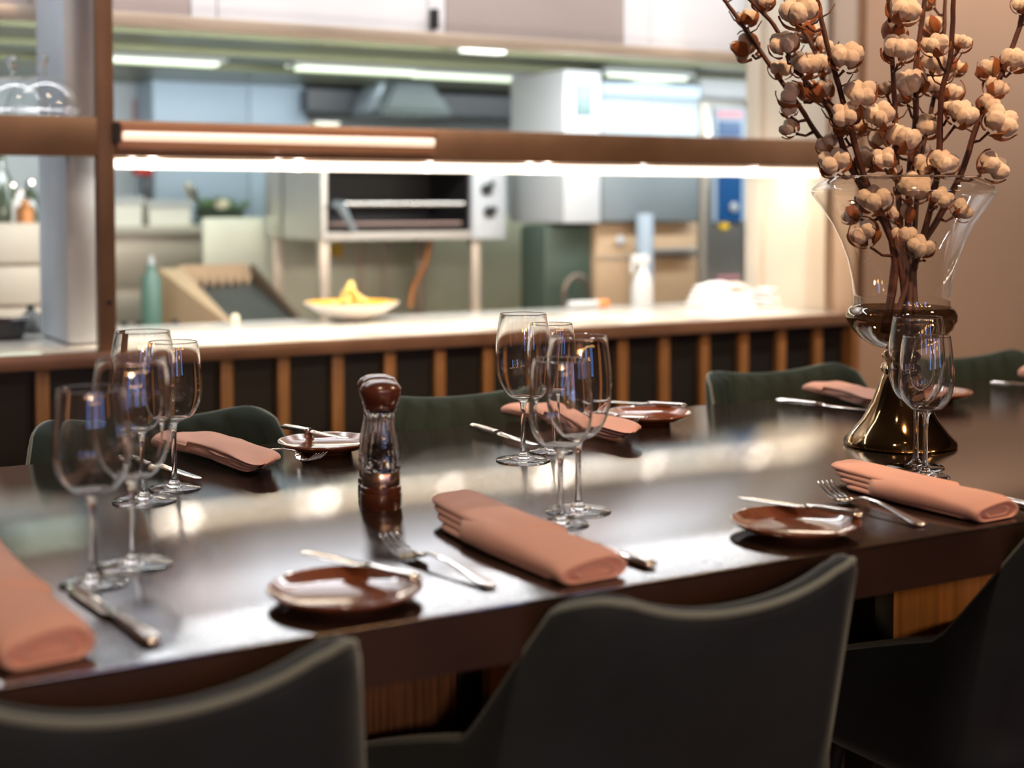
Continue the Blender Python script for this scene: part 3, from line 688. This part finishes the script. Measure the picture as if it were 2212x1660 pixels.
# ------------------------------------------------------------------ mills
def mill(label):
    t = thing('pepper_mill', label, 'pepper mill', (0,0,TZ), group='pepper mills')
    bm = B(); lathe(bm, [(0,0),(.0255,0),(.0270,.002),(.0270,.022),(.0262,.0225),(.0262,.0240),(.0270,.0245),(.0266,.030),(.0245,.0315),(0,.0315)], 48); obj('base', bm, M['millwood'], t, world=False)
    bm = B(); lathe(bm, [(0,.0316),(.0250,.0316),(.0252,.033),(.0252,.049),(.0246,.0500),(0,.0502)], 48); obj('band', bm, M['millband'], t, world=False)
    bm = B(); pr = [(0,.0505),(.0250,.0505),(.0262,.053),(.0262,.056),(.0256,.060),(.0252,.075),(.0238,.088),(.0212,.102),(.0192,.112),(.0185,.120),(.0192,.127),(.0210,.131),(0,.1312)]
    prin = [(0,.128),(.0150,.127),(.0142,.118),(.0160,.105),(.0185,.090),(.0200,.070),(.0200,.0545),(0,.054)]
    lathe(bm, pr, 72, flute=.075, nf=12, fz=(.0561,.126)); lathe(bm, prin, 36); obj('clear_body', bm, M['acryl'], t, smooth='raw', world=False, auto=30)
    rnd = random.Random(11); bm = B()
    for i in range(190):
        a = rnd.uniform(0, 6.28); r = .0172*math.sqrt(rnd.random()); z = .0572+rnd.random()*.026+.004*rnd.random()
        blob(bm, (r*math.cos(a), r*math.sin(a), z), .0024, (1,1,1), 1)
    tag(obj('peppercorns', bm, M['pepper'], t, world=False), 'black peppercorns', kind='stuff')
    bm = B(); tube(bm, [(0,0,.056),(0,0,.1275)], .0022, 10); obj('rod', bm, M['steel'], t, world=False)
    bm = B(); lathe(bm, [(0,.1313),(.0205,.1313),(.0212,.1335),(.0208,.1355),(.0235,.139),(.0262,.150),(.0270,.1565),(.0262,.1590),(.0225,.1640),(.014,.1680),(.006,.1690),(0,.1691)], 48); obj('cap', bm, M['millwood'], t, world=False)
    return t
q = atZ(823, 1098); m1 = mill('clear pepper mill with dark wooden cap and base, the front one'); m1.location = (q.x, q.y, TZ)
d_ = Vector((q.x, q.y, 0)).normalized(); sd = Vector((-d_.y, d_.x, 0))
dup(m1, (q.x+d_.x*.058+sd.x*.004, q.y+d_.y*.058+sd.y*.004, TZ), .2, 'clear pepper mill with dark wooden cap standing hidden behind the front mill')
# ------------------------------------------------------------------ plates
def plate(label):
    t = thing('side_plate', label, 'plate', (0,0,TZ), group='brown side plates')
    bm = B(); lathe(bm, [(0,.003),(.034,.003),(.036,.0),(.040,.0),(.042,.003),(.060,.007),(.0750,.0145),(.0778,.0178),(.0772,.0195),(.0752,.0190),(.066,.0125),(.050,.0085),(0,.0075)], 64); obj('plate', bm, M['plate'], t, world=False, auto=0)
    return t
pl0 = plate('brown glazed side plate with a knife across it, nearest the camera')
q = atZ(746, 1288, TZ+.008); pl0.location = (q.x, q.y, TZ)
for px_, py_, lab in ((1719, 1135, 'brown glazed side plate at the right beside the fork on the near side'), (705, 960, 'brown side plate on the far side behind the pepper mill'), (1400, 899, 'brown side plate on the far side, right of the middle wine glasses'), (2015, 852, 'brown side plate on the far side behind the two right wine glasses')):
    q = atZ(px_, py_, TZ+.012); dup(pl0, (q.x, q.y, TZ), 0, lab)
# ------------------------------------------------------------------ cutlery
def strip(bm, pts):  # (y, halfwidth, z, halfthick)
    rings = []
    for y, w, z, h in pts:
        rings.append([Vector((w*math.cos(a), y, z+h*math.sin(a))) for a in [2*PI*k/12 for k in range(12)]])
    loft(bm, rings)
def make_fork():
    t = thing('table_fork', '', 'fork', (0,0,TZ), group='forks on the table')
    bm = B()
    strip(bm, [(-.103,.004,.0035,.0012),(-.100,.0085,.004,.0018),(-.090,.0095,.0045,.002),(-.070,.0075,.007,.0019),(-.045,.0050,.011,.0018),(-.015,.0036,.015,.0018),(.012,.0034,.0155,.0018),(.024,.0042,.013,.0018)]); obj('handle', bm, M['steel'], t, world=False, auto=0)
    bm = B()
    strip(bm, [(.0235,.0042,.0131,.0018),(.030,.0090,.0095,.0015),(.037,.0120,.0065,.0012),(.047,.0125,.0048,.0011),(.054,.0125,.0045,.0010)])
    for i in range(4):
        x = (i-1.5)*.0074
        tube(bm, [(x*.95,.050,.0045),(x,.065,.0058),(x,.080,.0105),(x,.094,.0180),(x*.97,.100,.0220)], [.0020,.0018,.0016,.0013,.0007], 8)
    obj('tines', bm, M['steel'], t, world=False, auto=0)
    return t
def make_knife(name, L, cat, label, group):
    t = thing(name, label, cat, (0,0,TZ), group=group)
    hl = L*.43; y0 = -L/2
    bm = B(); strip(bm, [(y0,.003,.005,.002),(y0+.003,.0078,.0055,.0036),(y0+.010,.0092,.006,.0045),(y0+hl*.5,.0080,.006,.0043),(y0+hl*.85,.0062,.006,.0040),(y0+hl,.0060,.006,.0042)]); obj('handle', bm, M['steel'], t, world=False, auto=0)
    bm = B(); strip(bm, [(y0+hl,.0050,.006,.0030),(y0+hl+.006,.0062,.0055,.0020),(y0+hl+.012,.0094,.005,.0012),(y0+L*.75,.0100,.005,.0009),(y0+L*.92,.0085,.005,.0008),(y0+L*.985,.0045,.005,.0006),(y0+L,.001,.005,.0004)]); obj('blade', bm, M['steel'], t, world=False, auto=0)
    return t
def put(src, first, a, b, lab, L, z=TZ, anchor='a', flip=False, tilt=0):
    """a: handle end px, b: a px further towards the tip; the piece starts at a"""
    A = atZ(*a, z); Bp = atZ(*b, z); d = (Bp-A); d.z = 0; d.normalize()
    c = A+d*L/2; rz = math.atan2(-d.x, d.y)
    if first: src.location = (c.x, c.y, z); src.rotation_euler = (0,0,rz); src['label'] = lab; o = src
    else: o = dup(src, (c.x, c.y, z), rz, lab)
    if tilt: o.rotation_euler = (tilt, 0, rz)
    return o
fk = make_fork()
put(fk, True, (1064, 1276), (868, 1204), 'steel fork on the near side between the plate and the middle napkin', .205)
put(fk, False, (1995, 1141), (1775, 1072), 'steel fork on the near side at the right, tines pointing away', .205)
put(fk, False, (560, 976), (700, 1008), 'steel fork on the far side between the left napkin and the plate', .172).scale = (.9, .84, .9)
put(fk, False, (1262, 896), (1400, 932), 'steel fork on the far side half hidden by the middle napkin', .205)
kn = make_knife('table_knife', .235, 'knife', '', 'table knives beside the napkins')
put(kn, True, (1412, 1232), (1190, 1158), 'steel table knife right of the middle napkin, near side', .235)
put(kn, False, (335, 1400), (182, 1296), 'blurred steel table knife beside the napkin at the bottom left', .235)
put(kn, False, (1020, 925), (1190, 978), 'steel table knife on the far side left of the middle wine glasses', .235)
put(kn, False, (1678, 870), (1860, 890), 'steel table knife on the far side left of the vase', .235)
put(kn, False, (2290, 1118), (2060, 1060), 'steel table knife behind the napkin at the right edge', .235)
put(kn, False, (285, 992), (432, 1042), 'steel table knife behind the left wine glasses, far side', .235)
put(kn, False, (2140, 832), (2290, 846), 'steel table knife at the far right edge of the table', .235)
bk = make_knife('butter_knife', .175, 'knife', '', 'butter knives on the side plates')
ZK = TZ+.0192-.0022
put(bk, True, (905, 1262), (697, 1212), 'steel butter knife across the plate nearest the camera', .175, ZK)
put(bk, False, (1866, 1124), (1632, 1088), 'steel butter knife across the right plate on the near side', .175, ZK)
put(bk, False, (612, 928), (782, 960), 'steel butter knife across the plate behind the pepper mill', .175, ZK)
put(bk, False, (1484, 884), (1325, 874), 'steel butter knife across the plate right of the middle glasses', .175, ZK)
# ------------------------------------------------------------------ napkins
def make_napkin(seed, crump):
    bm = B(); rn = random.Random(seed)
    L = .235
    # (centre x, half width, z0, thickness, start y, end y, end slant, bend)
    NL = 4
    parts = [(-.003+.002*j, .037, .0006+.0060*j, .0100, -.100, .074+.0115*j, .30, .022) for j in range(NL)]
    parts.append((-.002, .0415, .0004, .0262, -.1175, .050, .85, .006))
    for j, (cx, W, z0, th, ya, yb, slant, bend) in enumerate(parts):
        outer = j == NL; nu = 52; rings = []; ph = rn.uniform(0, 6); ex = .55 if outer else .75
        for i in range(nu+1):
            u = i/nu; r0 = .06 if outer else .12
            e = math.sqrt(max(0.0, 1-((u-1+r0)/r0)**2)) if u > 1-r0 else 1.0
            e0 = .86+.14*min(1, u/.06) if outer else 1.0
            w = W*(.62+.38*e if not outer else .80+.20*e)*(1+.03*crump*math.sin(u*8+ph)); t_ = th*(.10+.90*e)*(.90+.16*math.sin(u*PI*1.1))*e0
            y = ya+(yb-ya)*u; r = []; ramp = max(0, y/.12+.25)**1.5 if y > -.03 else 0
            for q in range(36):
                a = 2*PI*q/36
                c_a = math.copysign(abs(math.cos(a))**ex, math.cos(a)); s_a = math.copysign(abs(math.sin(a))**.8, math.sin(a))
                x = w*c_a; z = z0*(1 if y > -.05 else .6)+th*.5*(1-e)*.6+t_*.5*(1+s_a)
                if s_a > 0:
                    z += s_a*(.0022*math.sin(x/W*1.6+.5+u*2.4)+(.0022+.0015*crump)*noise.noise(Vector((x*26+seed*3, y*16, j*3)))-.0030*max(0, x/W)*(1 if outer else .4))
                xx = x+cx+bend*ramp
                xx += .0022*crump*noise.noise(Vector((j*5, y*30, seed)))
                yy = y+slant*(x+.0)*max(0, u-.45)/.55+.0015*math.sin(x*120+ph)*u
                r.append(Vector((xx, yy, max(.0004+.0002*j, z))))
            rings.append(r)
        R = loft(bm, rings, cap=False)
        bm.faces.new(R[-1])
        ring = R[0]
        if outer:      # folded lips at the open end
            c = sum((v.co for v in ring), Vector())/len(ring); prev = ring
            for f_, dy in ((.92, -.0022), (.78, -.0010), (.70, .0050), (.60, .0055), (.52, -.0008), (.36, -.0012), (.28, .004)):
                nr = [bm.verts.new(Vector((c.x+(v.co.x-c.x)*(f_*.9+.1), c.y+dy, c.z+(v.co.z-c.z)*f_))) for v in ring]
                for k in range(36): bm.faces.new((prev[k], prev[(k+1)%36], nr[(k+1)%36], nr[k]))
                prev = nr
            bm.faces.new(prev)
        else: bm.faces.new(ring[::-1])
    return obj('folded_napkin', bm, M['napkin'], None, auto=0)
naps = [make_napkin(1, .4), make_napkin(4, 1.6)]
def put_nap(src, first, a, b, lab, s=(1,1,1), rot=0):
    """a: px of the open end centre, b: px of the fanned end"""
    A, Bp = atZ(*a), atZ(*b); c = (A+Bp)/2; d = Bp-A
    o = src if first else src.copy()
    if not first: COL.objects.link(o)
    o.location = (c.x, c.y, TZ+.0003); o.rotation_euler = (0,0,math.atan2(-d.x, d.y)+rot)
    L_ = d.length/.235; o.scale = (s[0], L_*s[1], s[2])
    tag(o, lab, 'napkin', 'folded pink napkins')
put_nap(naps[0], True, (1285, 1258), (905, 1112), 'folded pink napkin in the middle of the near side, close to the table edge', (1.06,1,1.2))
put_nap(naps[0], False, (2155, 1126), (1762, 1037), 'folded pink napkin at the right on the near side, beside the fork', (1.0,1,1.1))
put_nap(naps[0], False, (110, 1440), (-150, 1235), 'blurred folded pink napkin cut off at the bottom left corner', (1.0,1,1.5))
put_nap(naps[1], True, (385, 964), (630, 1030), 'folded pink napkin on the far side right of the left wine glasses', (.92,1,1.0))
put_nap(naps[1], False, (1115, 896), (1415, 960), 'folded pink napkin on the far side behind the middle wine glasses', (.9,1,1.0))
put_nap(naps[1], False, (1762, 848), (1930, 884), 'folded pink napkin on the far side, partly behind the vase stem', (.85,1,.95))
put_nap(naps[0], False, (2225, 818), (2400, 845), 'pink napkin at the far right edge, only its tip in the picture', (.9,1,1.3))
# ------------------------------------------------------------------ vase
DV = 2.325
q = atZ(1944, 962); VX, VY = q.x, q.y
dv = ((q-CAM).dot(fw))
print('VASE depth', dv)
t = thing('glass_urn_vase', 'tall clear glass urn vase with a smoked bulb and dark mirrored foot holding cotton stems', 'vase', (VX, VY, TZ))
bm = B(); lathe(bm, [(0,0),(.088,0),(.0915,.003),(.0905,.009),(.078,.022),(.060,.045),(.046,.072),(.037,.097),(.031,.112),(.028,.118),(0,.118)], 64); obj('foot', bm, M['vbase'], t, world=False)
bm = B(); lathe(bm, [(0,.118),(.024,.118),(.031,.122),(.033,.128),(.030,.134),(.024,.137),(.024,.139),(.029,.143),(.031,.149),(.026,.155),(.020,.157),(0,.157)], 48); obj('knob', bm, M['vbase'], t, world=False)
th = .0025
bp = [(.006,.157),(.022,.158),(.045,.164),(.066,.177),(.081,.193),(.0882,.207),(.0885,.216),(.084,.226),(.0785,.229)]
bm = B(); lathe(bm, bp, 64); obj('bulb', bm, M['vbulb'], t, world=False, auto=0)
bp = [(.0785,.229),(.0765,.234),(.0775,.250),(.0805,.275),(.087,.305),(.098,.335),(.113,.365),(.131,.392),(.1445,.410),(.1475,.4165),(.1465,.422),(.135,.432),(.120,.439),(.113,.442),(.112,.4405)]
bm = B(); lathe(bm, bp, 96); bowl_o = obj('bowl', bm, M['vglass'], t, world=False, auto=0)
bm = B(); lathe(bm, [(.1120,.4395),(.1135,.4415),(.1115,.4430),(.1098,.4410),(.1120,.4395)], 96); obj('rim', bm, M['glass'], t, world=False, auto=0)
# ------------------------------------------------------------------ cotton
rnd = random.Random(21)
def cotton_mesh(seed, nl):
    r_ = random.Random(seed); bm = B()
    for i in range(nl):
        a = 2*PI*i/nl+r_.uniform(-.2,.2); tilt = r_.uniform(.55,.75)
        c = Vector((math.cos(a)*.52, math.sin(a)*.52, .15+r_.uniform(-.08,.15)))
        g = bmesh.ops.create_icosphere(bm, subdivisions=4, radius=1)
        for v in g['verts']:
            n_ = v.co.copy()
            d = 1+.10*noise.noise(n_*2.0+Vector((seed*3+i, 0, 0)))+.05*noise.noise(n_*7+Vector((seed, i, 0)))+.022*noise.noise(n_*22)
            p_ = Vector((n_.x*.56, n_.y*.50, n_.z*.66))*d
            p_ = Matrix.Rotation(a, 3, 'Z') @ (Matrix.Rotation(.45, 3, 'Y') @ p_)
            v.co = p_+c
    me = bpy.data.meshes.new('cotton_boll'); bmesh.ops.recalc_face_normals(bm, faces=bm.faces); bm.to_mesh(me); bm.free()
    for p_ in me.polygons: p_.use_smooth = True
    me.materials.append(M['cotton']); return me
def husk_mesh(seed, nb, hgt, wide):
    r_ = random.Random(seed*7+1); bm = B()
    for i in range(nb):
        a = 2*PI*i/nb+r_.uniform(-.25,.25); H_ = hgt*r_.uniform(.7,1.2); W_ = wide*r_.uniform(.7,1.15)
        nu, nv = 9, 6; grid = []
        for iu in range(nu+1):
            u = iu/nu
            prof = math.sin(min(1, u*1.15+.12)*PI)**.7*(1-u*.25) if u < .98 else 0
            row = []
            el = -1.25+u*H_*1.9          # climbing up the ball
            rad = 1.04+.10*math.sin(u*3)+.16*u*u*r_.uniform(.9,1.1)
            for iv in range(nv+1):
                w = (iv/nv-.5)*2
                az = a+w*W_*prof+.12*math.sin(u*4+i)
                rr = rad+.05*abs(w)+.05*noise.noise(Vector((u*4, w*3, seed+i*2)))
                jag = .10*noise.noise(Vector((w*6, i*3.1, seed)))*u
                row.append(Vector((rr*math.cos(az)*math.cos(el+jag), rr*math.sin(az)*math.cos(el+jag), .1+1.0*rr*math.sin(el+jag))))
            grid.append(row)
        top_ = [[bm.verts.new(p_) for p_ in row] for row in grid]; bot = [[bm.verts.new(p_*.955) for p_ in row] for row in grid]
        for A_, s_ in ((top_, 1), (bot, -1)):
            for iu in range(nu):
                for iv in range(nv):
                    f = (A_[iu][iv], A_[iu][iv+1], A_[iu+1][iv+1], A_[iu+1][iv]); bm.faces.new(f if s_ > 0 else f[::-1])
        for iu in range(nu):
            bm.faces.new((top_[iu][0], top_[iu+1][0], bot[iu+1][0], bot[iu][0])); bm.faces.new((top_[iu][-1], bot[iu][-1], bot[iu+1][-1], top_[iu+1][-1]))
        for iv in range(nv):
            bm.faces.new((top_[nu][iv], top_[nu][iv+1], bot[nu][iv+1], bot[nu][iv]))
    me = bpy.data.meshes.new('husk'); bmesh.ops.recalc_face_normals(bm, faces=bm.faces); bm.to_mesh(me); bm.free()
    for p_ in me.polygons: p_.use_smooth = True
    me.materials.append(M['husk']); return me
CM = [cotton_mesh(s, n) for s, n in ((1,4),(2,5),(3,4),(4,4),(5,5))]
HM = [husk_mesh(s, n, h_, w_) for s, n, h_, w_ in ((1,4,.74,.42),(2,5,.84,.34),(3,4,.92,.42),(4,5,.72,.36))]
HB = [husk_mesh(s, n, h_, w_) for s, n, h_, w_ in ((11,4,1.15,.62),(12,5,1.2,.52),(13,4,1.05,.70))]
def c4(x, y): return (1500+x/3.0744, y/3.0744)
NECK = Vector((VX, VY, TZ+.20))
branches = [  # depth offset, crop points from vase up, radius
 (-.05, [(1330,1700),(1130,1180),(985,660),(890,330),(815,0),(790,-120)], .0048, 'thick dark cotton branch crossing the left half of the bouquet'),
 (-.02, [(1340,1650),(1060,1160),(900,740),(740,540),(640,390),(530,170),(370,0),(300,-80)], .0042, 'reddish cotton branch leaning left towards the upper middle of the picture'),
 (.02, [(1320,1600),(1050,1140),(830,910),(700,710),(500,430),(280,110),(200,0),(150,-90)], .0042, 'cotton branch leaning furthest left'),
 (-.04, [(1380,1700),(1345,1100),(1325,600),(1290,0),(1280,-100)], .0045, 'upright cotton branch in the centre, its boll close to the top edge'),
 (.0, [(1420,1700),(1430,1130),(1470,800),(1470,450),(1510,150),(1530,0),(1545,-100)], .0050, 'thick upright cotton branch right of the centre'),
 (-.06, [(1480,1700),(1610,1180),(1640,640),(1700,380),(1720,0),(1725,-100)], .0048, 'dark cotton branch right of the two upright ones'),
 (-.02, [(1460,1750),(1620,1450),(1780,1130),(1880,820),(2040,490),(2160,180),(2200,50),(2230,-80)], .0050, 'cotton branch leaning furthest right along the plain wall'),
 (.05, [(1340,1650),(1150,1300),(960,900),(830,430),(760,260),(690,150),(640,-60)], .0045, 'cotton branch at the back behind the left bolls'),
 (.06, [(1450,1700),(1500,1080),(1580,700),(1650,300),(1665,0),(1670,-100)], .0040, 'slender cotton branch at the back right of the centre'),
]
# bolls: crop x, y, radius, style (0 white, 1 partly husked, 2 husk), branch
bolls = [(460,10,75,1,1),(705,80,118,0,0),(350,120,75,2,2),(335,320,105,2,2),(595,300,92,0,1),(755,215,85,2,7),(575,465,74,1,2),(740,430,100,1,1),(840,430,85,0,7),
 (650,635,98,2,1),(760,610,75,2,7),(850,610,80,2,0),(628,735,52,1,2),(632,850,66,1,2),(1010,385,100,0,0),(860,300,60,1,7),(1100,630,100,0,3),(1000,770,90,0,0),
 (1390,70,100,0,3),(1360,330,104,1,3),(1335,210,85,2,3),(1580,180,85,2,8),(1600,300,82,0,5),(1590,420,88,0,4),(1765,290,66,1,5),(1745,455,64,2,8),
 (1435,560,108,0,4),(1255,595,58,2,3),(1385,650,62,2,4),(1235,775,95,0,3),(1690,615,95,2,8),(1590,570,80,0,8),(1780,760,98,0,5),(1955,470,84,2,6),(2000,590,78,1,6),
 (2130,400,92,0,6),(2165,40,62,2,6),(2030,810,112,0,6),(1950,690,72,1,6),(1550,845,84,1,4),(1380,925,108,0,3),(1150,1060,90,0,7),(1255,1060,80,0,3),
 (930,1085,100,1,1),(885,960,75,1,2),(975,870,62,2,0),(1105,850,68,2,7),(1110,770,60,2,7),(1650,1085,92,1,5),(1520,1110,75,0,4),(1980,1110,98,1,6),
 (1455,1250,108,0,4),(1195,1330,104,0,3),(1045,1420,76,2,1),(1130,1560,104,2,0),(1640,1320,72,0,5),(1775,1400,72,1,6),(1390,1570,82,0,4),(1500,1650,84,0,5),
 (1560,30,48,2,8),(1330,1140,50,2,3),(1240,930,78,2,8),(1380,1420,90,2,8),(1500,1000,70,2,8),(1700,720,60,2,5)]
STEMTOP = []
bdata = []
for off, pts, rad, lab in branches:
    P = []
    for i, (x, y) in enumerate(pts):
        px_, py_ = c4(x, y); hgt = max(0, min(1, (1750-y)/1750)); P.append(atD(px_, py_, dv+off*hgt*1.6))
    base = Vector((VX+rnd.uniform(-.035,.035), VY+rnd.uniform(-.035,.035), TZ+.185))
    P = [base]+P
    # smooth (Catmull-Rom)
    Q = []
    for i in range(len(P)-1):
        p0, p1, p2, p3 = P[max(0,i-1)], P[i], P[i+1], P[min(len(P)-1,i+2)]
        for k in range(5):
            s = k/5; Q.append(.5*((2*p1)+(p2-p0)*s+(2*p0-5*p1+4*p2-p3)*s*s+(3*p1-p0-3*p2+p3)*s**3))
    Q.append(P[-1]); bdata.append([Q, rad, lab, []])
for bi, (x, y, r, st, br) in enumerate(bolls):
    off = branches[br][0]; px_, py_ = c4(x, y)
    hgt = max(0, min(1, (1750-y)/1750))
    side = -1 if st == 0 else (1 if st == 2 and bi % 2 else -.4)
    R = (r/3.0744)*dv/F
    D = dv+off*hgt*1.6+side*R*1.0+rnd.uniform(-.015,.015)
    p_ = atD(px_, py_, D)
    # keep bolls that sit in the bowl inside the glass
    if y > 1190:
        hz = p_.z-TZ; lim = .068+max(0,(hz-.27))*.42-R*.85
        v = Vector((p_.x-VX, p_.y-VY)); 
        if v.length > lim:
            # slide along the view ray towards the axis
            best = min((atD(px_, py_, dv+k*.004) for k in range(-30, 31)), key=lambda q_: (Vector((q_.x-VX, q_.y-VY)).length)); p_ = best
    bdata[br][3].append((p_, R*.98, st, bi))
for bi_, (Q, rad, lab, bl) in enumerate(bdata):
    t = thing('cotton_branch', lab, 'cotton branch', Q[0], group='dried cotton branches in the glass vase')
    bm = B(); n = len(Q)
    tube(bm, [q_+Vector((.0012*noise.noise(Vector((i*.9, bi_, 0))), .0012*noise.noise(Vector((i*.9, bi_, 5))), 0)) for i, q_ in enumerate(Q)], [rad*(1.25-.55*i/n)*(1+.12*noise.noise(Vector((i*1.7, bi_, 2)))) for i in range(n)], 9)
    for p_, R, st, k_ in bl:
        tg_ = p_-Vector((0,0,.75*R+.02)); lower = [(q_-tg_).length for q_ in Q]; j = lower.index(min(lower)); a_ = Q[j]
        d = p_-a_
        if d.length < R*.5: d = Vector((rnd.uniform(-1,1), -.5, .4))
        upd = (d.normalized()*.75+Vector((0, -.30 if st != 2 else .25, .62))+Vector((rnd.uniform(-.3,.3), rnd.uniform(-.3,.3), rnd.uniform(-.2,.2)))).normalized()
        e_ = p_-upd*R*.95
        mid = a_.lerp(e_, .5)+Vector((rnd.uniform(-.004,.004), rnd.uniform(-.004,.004), -.006))
        tube(bm, [a_, a_.lerp(mid,.6), mid, e_.lerp(mid,.3), e_], [.0032,.0026,.0022,.0022,.0030], 7)
        rotm = upd.to_track_quat('Z', 'Y').to_matrix().to_4x4() @ Matrix.Rotation(rnd.uniform(0, 6.28), 4, 'Z')
        cb = bpy.data.objects.new('cotton_boll', CM[k_ % 5]); COL.objects.link(cb); cb.parent = t
        sc_ = R*(1.0 if st != 2 else .86)
        cb.matrix_local = Matrix.Translation(p_-Q[0]) @ rotm @ Matrix.Diagonal((sc_, sc_, sc_, 1))
        hk = bpy.data.objects.new('husk', (HB if st == 2 else HM)[k_ % (3 if st == 2 else 4)]); COL.objects.link(hk); hk.parent = cb
        s2 = 1.0 if st != 2 else 1.06; hk.scale = (s2, s2, s2)
    # bare side twigs
    for m_ in range(3):
        j = rnd.randrange(n//3, n-2); a_ = Q[j]; s_ = rnd.choice((-1, 1)); v = rt*s_*.022+Vector((0,0,.012)); tube(bm, [a_, a_+v*.6, a_+v+Vector((0,0,.010))], [.0017,.0013,.0009], 6)
    obj('stem', bm, M['stem'], t, auto=0)
# ------------------------------------------------------------------ pendant lamps behind the camera (seen only as glints in the glass)
first = None
for i, (x, y, z) in enumerate([(-1.6,-2.6,1.9),(-.9,-3.4,2.0),(-.2,-2.8,1.85),(.5,-3.6,2.05),(1.2,-2.7,1.9),(2.0,-3.3,2.0),(2.8,-2.6,1.9),(-2.4,-3.2,2.05),(3.6,-3.2,2.0),(.1,-4.4,1.7),(1.7,-4.5,1.75),(-1.2,-4.4,1.75)]):
    if first is None:
        first = thing('pendant_lamp', 'bare filament pendant lamp hanging in the dark room behind the table', 'lamp', (x, y, z), group='pendant lamps across the dining room')
        bm = B(); lathe(bm, [(0,-.10),(.060,-.087),(.10,-.02),(.094,.02),(.040,.060),(0,.062)], 16); obj('bulb', bm, M['pend'], first, world=False)
        bm = B(); tube(bm, [(0,0,.04),(0,0,.09)], .016, 12); tube(bm, [(0,0,.09),(0,0,.85)], .003, 6); obj('cord', bm, M['black'], first, world=False)
        first.location = (x, y, z)
    else: dup(first, (x, y, z))
# ------------------------------------------------------------------ lights
def light(kind, name, loc, energy, col, size=.1, rot=(0,0,0), sy=None, spot=None, tgt=None):
    l = bpy.data.lights.new(name, kind); l.energy = energy; l.color = col
    if kind == 'AREA':
        l.size = size
        if sy: l.shape = 'RECTANGLE'; l.size_y = sy
    elif kind == 'SPOT': l.spot_size = math.radians(spot); l.spot_blend = .6; l.shadow_soft_size = size
    else: l.shadow_soft_size = size
    o = bpy.data.objects.new(name, l); COL.objects.link(o); o.location = loc; o.rotation_euler = rot
    if tgt is not None: o.rotation_euler = (Vector(tgt)-Vector(loc)).to_track_quat('-Z', 'Y').to_euler()
    return o
COOL = (.90,.97,1.0); WARM = (1,.62,.34); WW = (1,.80,.58)
# kitchen ceiling and hood lamps, led by an added fill
light('AREA', 'kitchen front fill', (2.6, 4.30, 1.62), 50, COOL, 5.5, sy=.10, tgt=(2.6, 5.2, .95))  # unseen one-sided fill added to brighten the kitchen fronts
light('AREA', 'hood tube lamp', (2.6, 5.6, ZH+.01), 18, (.86,1,.80), 3.6, sy=.10)
light('AREA', 'rear wall lamp', (1.4, 6.2, ZH+.01), 14, COOL, 5.0, sy=.06, tgt=(1.4, 6.9, 1.1))
light('AREA', 'aisle lamp', (1.9, 3.72, 2.80), 85, (.97,.98,1), 5.0, sy=.08, tgt=(1.9, 4.05, 2.0))
# pass lights (spots in the gantry)
for p_ in (330, 480, 645, 930, 1150, 1390, 1630):
    light('SPOT', 'pass spot', (XY(p_, YP+.16), YP+.16, 1.234), 22, WW, .012, spot=58, tgt=(XY(p_, YP+.16), YP+.24, ZC))
light('AREA', 'pass strip', ((px1+lx1)/2, YP+.14, 1.232), 8, WW, lx1-px1-.1, sy=.04)
light('AREA', 'pass rear fill', ((px1+lx1)/2, YP+.22, 1.252), 8, (1,.93,.82), lx1-px1-.1, sy=.03, tgt=((px1+lx1)/2, YP+1.6, .95))  # extra light added behind the LED bar to brighten the kitchen backs
light('AREA', 'pass end lamp', (XR-.16, YP+.28, 1.22), .6, (1,.93,.82), .12, sy=.25, tgt=(XR, YP+.3, .95))
# warm dining spots in the ceiling, then added fills
W2 = (1,.74,.52)
light('SPOT', 'ceiling spot', (1.2, .7, 2.8), 175, (1,.60,.33), .05, spot=60, tgt=(2.0, 1.9, 1.15))
light('SPOT', 'ceiling spot', (2.9, 1.0, 2.8), 110, (1,.70,.45), .05, spot=75, tgt=(2.0, 2.0, 1.1))
light('SPOT', 'ceiling spot', (.35, .9, 2.8), 60, W2, .06, spot=60, tgt=(.5, 1.5, .75))
light('SPOT', 'ceiling spot', (3.9, 2.4, 2.8), 145, (1,.80,.66), .08, spot=95, tgt=(4.3, 3.6, 1.0))
light('SPOT', 'ceiling spot', (1.0, 2.3, 2.8), 42, W2, .08, spot=80, tgt=(1.2, 3.6, 1.1))  # added spot, brightens the left of the gantry from the dining side
light('SPOT', 'ceiling spot', (2.6, 2.5, 2.8), 30, W2, .08, spot=70, tgt=(2.6, 3.6, 1.1))  # added spot, brightens the gantry further right
light('SPOT', 'base panel fill', (2.9, -.9, 1.5), 60, (1,.66,.36), .06, spot=26, tgt=(1.85, 1.6, .60))  # unseen narrow spot added to warm the right base panel
light('SPOT', 'base panel fill', (-.3, -1.2, 1.5), 60, (1,.72,.50), .06, spot=26, tgt=(.72, 1.6, .55))  # same kind of added spot, aimed at the left base panel
light('AREA', 'room glow', (.5, -2.4, 2.6), 15, (1,.78,.60), 4.0, tgt=(1, .5, .6))  # unseen area light added as bounce in the dining room
w = bpy.data.worlds.new('world'); S.world = w; w.use_nodes = True
w.node_tree.nodes['Background'].inputs[0].default_value = (.5,.42,.38,1); w.node_tree.nodes['Background'].inputs[1].default_value = .05
# ------------------------------------------------------------------ render look
S.view_settings.view_transform = 'Standard'; S.view_settings.look = 'None'; S.view_settings.gamma = 1; S.view_settings.exposure = 0.0
cy = S.cycles; cy.use_denoising = True; cy.max_bounces = 14; cy.transmission_bounces = 12; cy.glossy_bounces = 6; cy.diffuse_bounces = 3; cy.transparent_max_bounces = 24
cy.caustics_refractive = False; cy.caustics_reflective = False; cy.blur_glossy = .3; cy.sample_clamp_indirect = 6
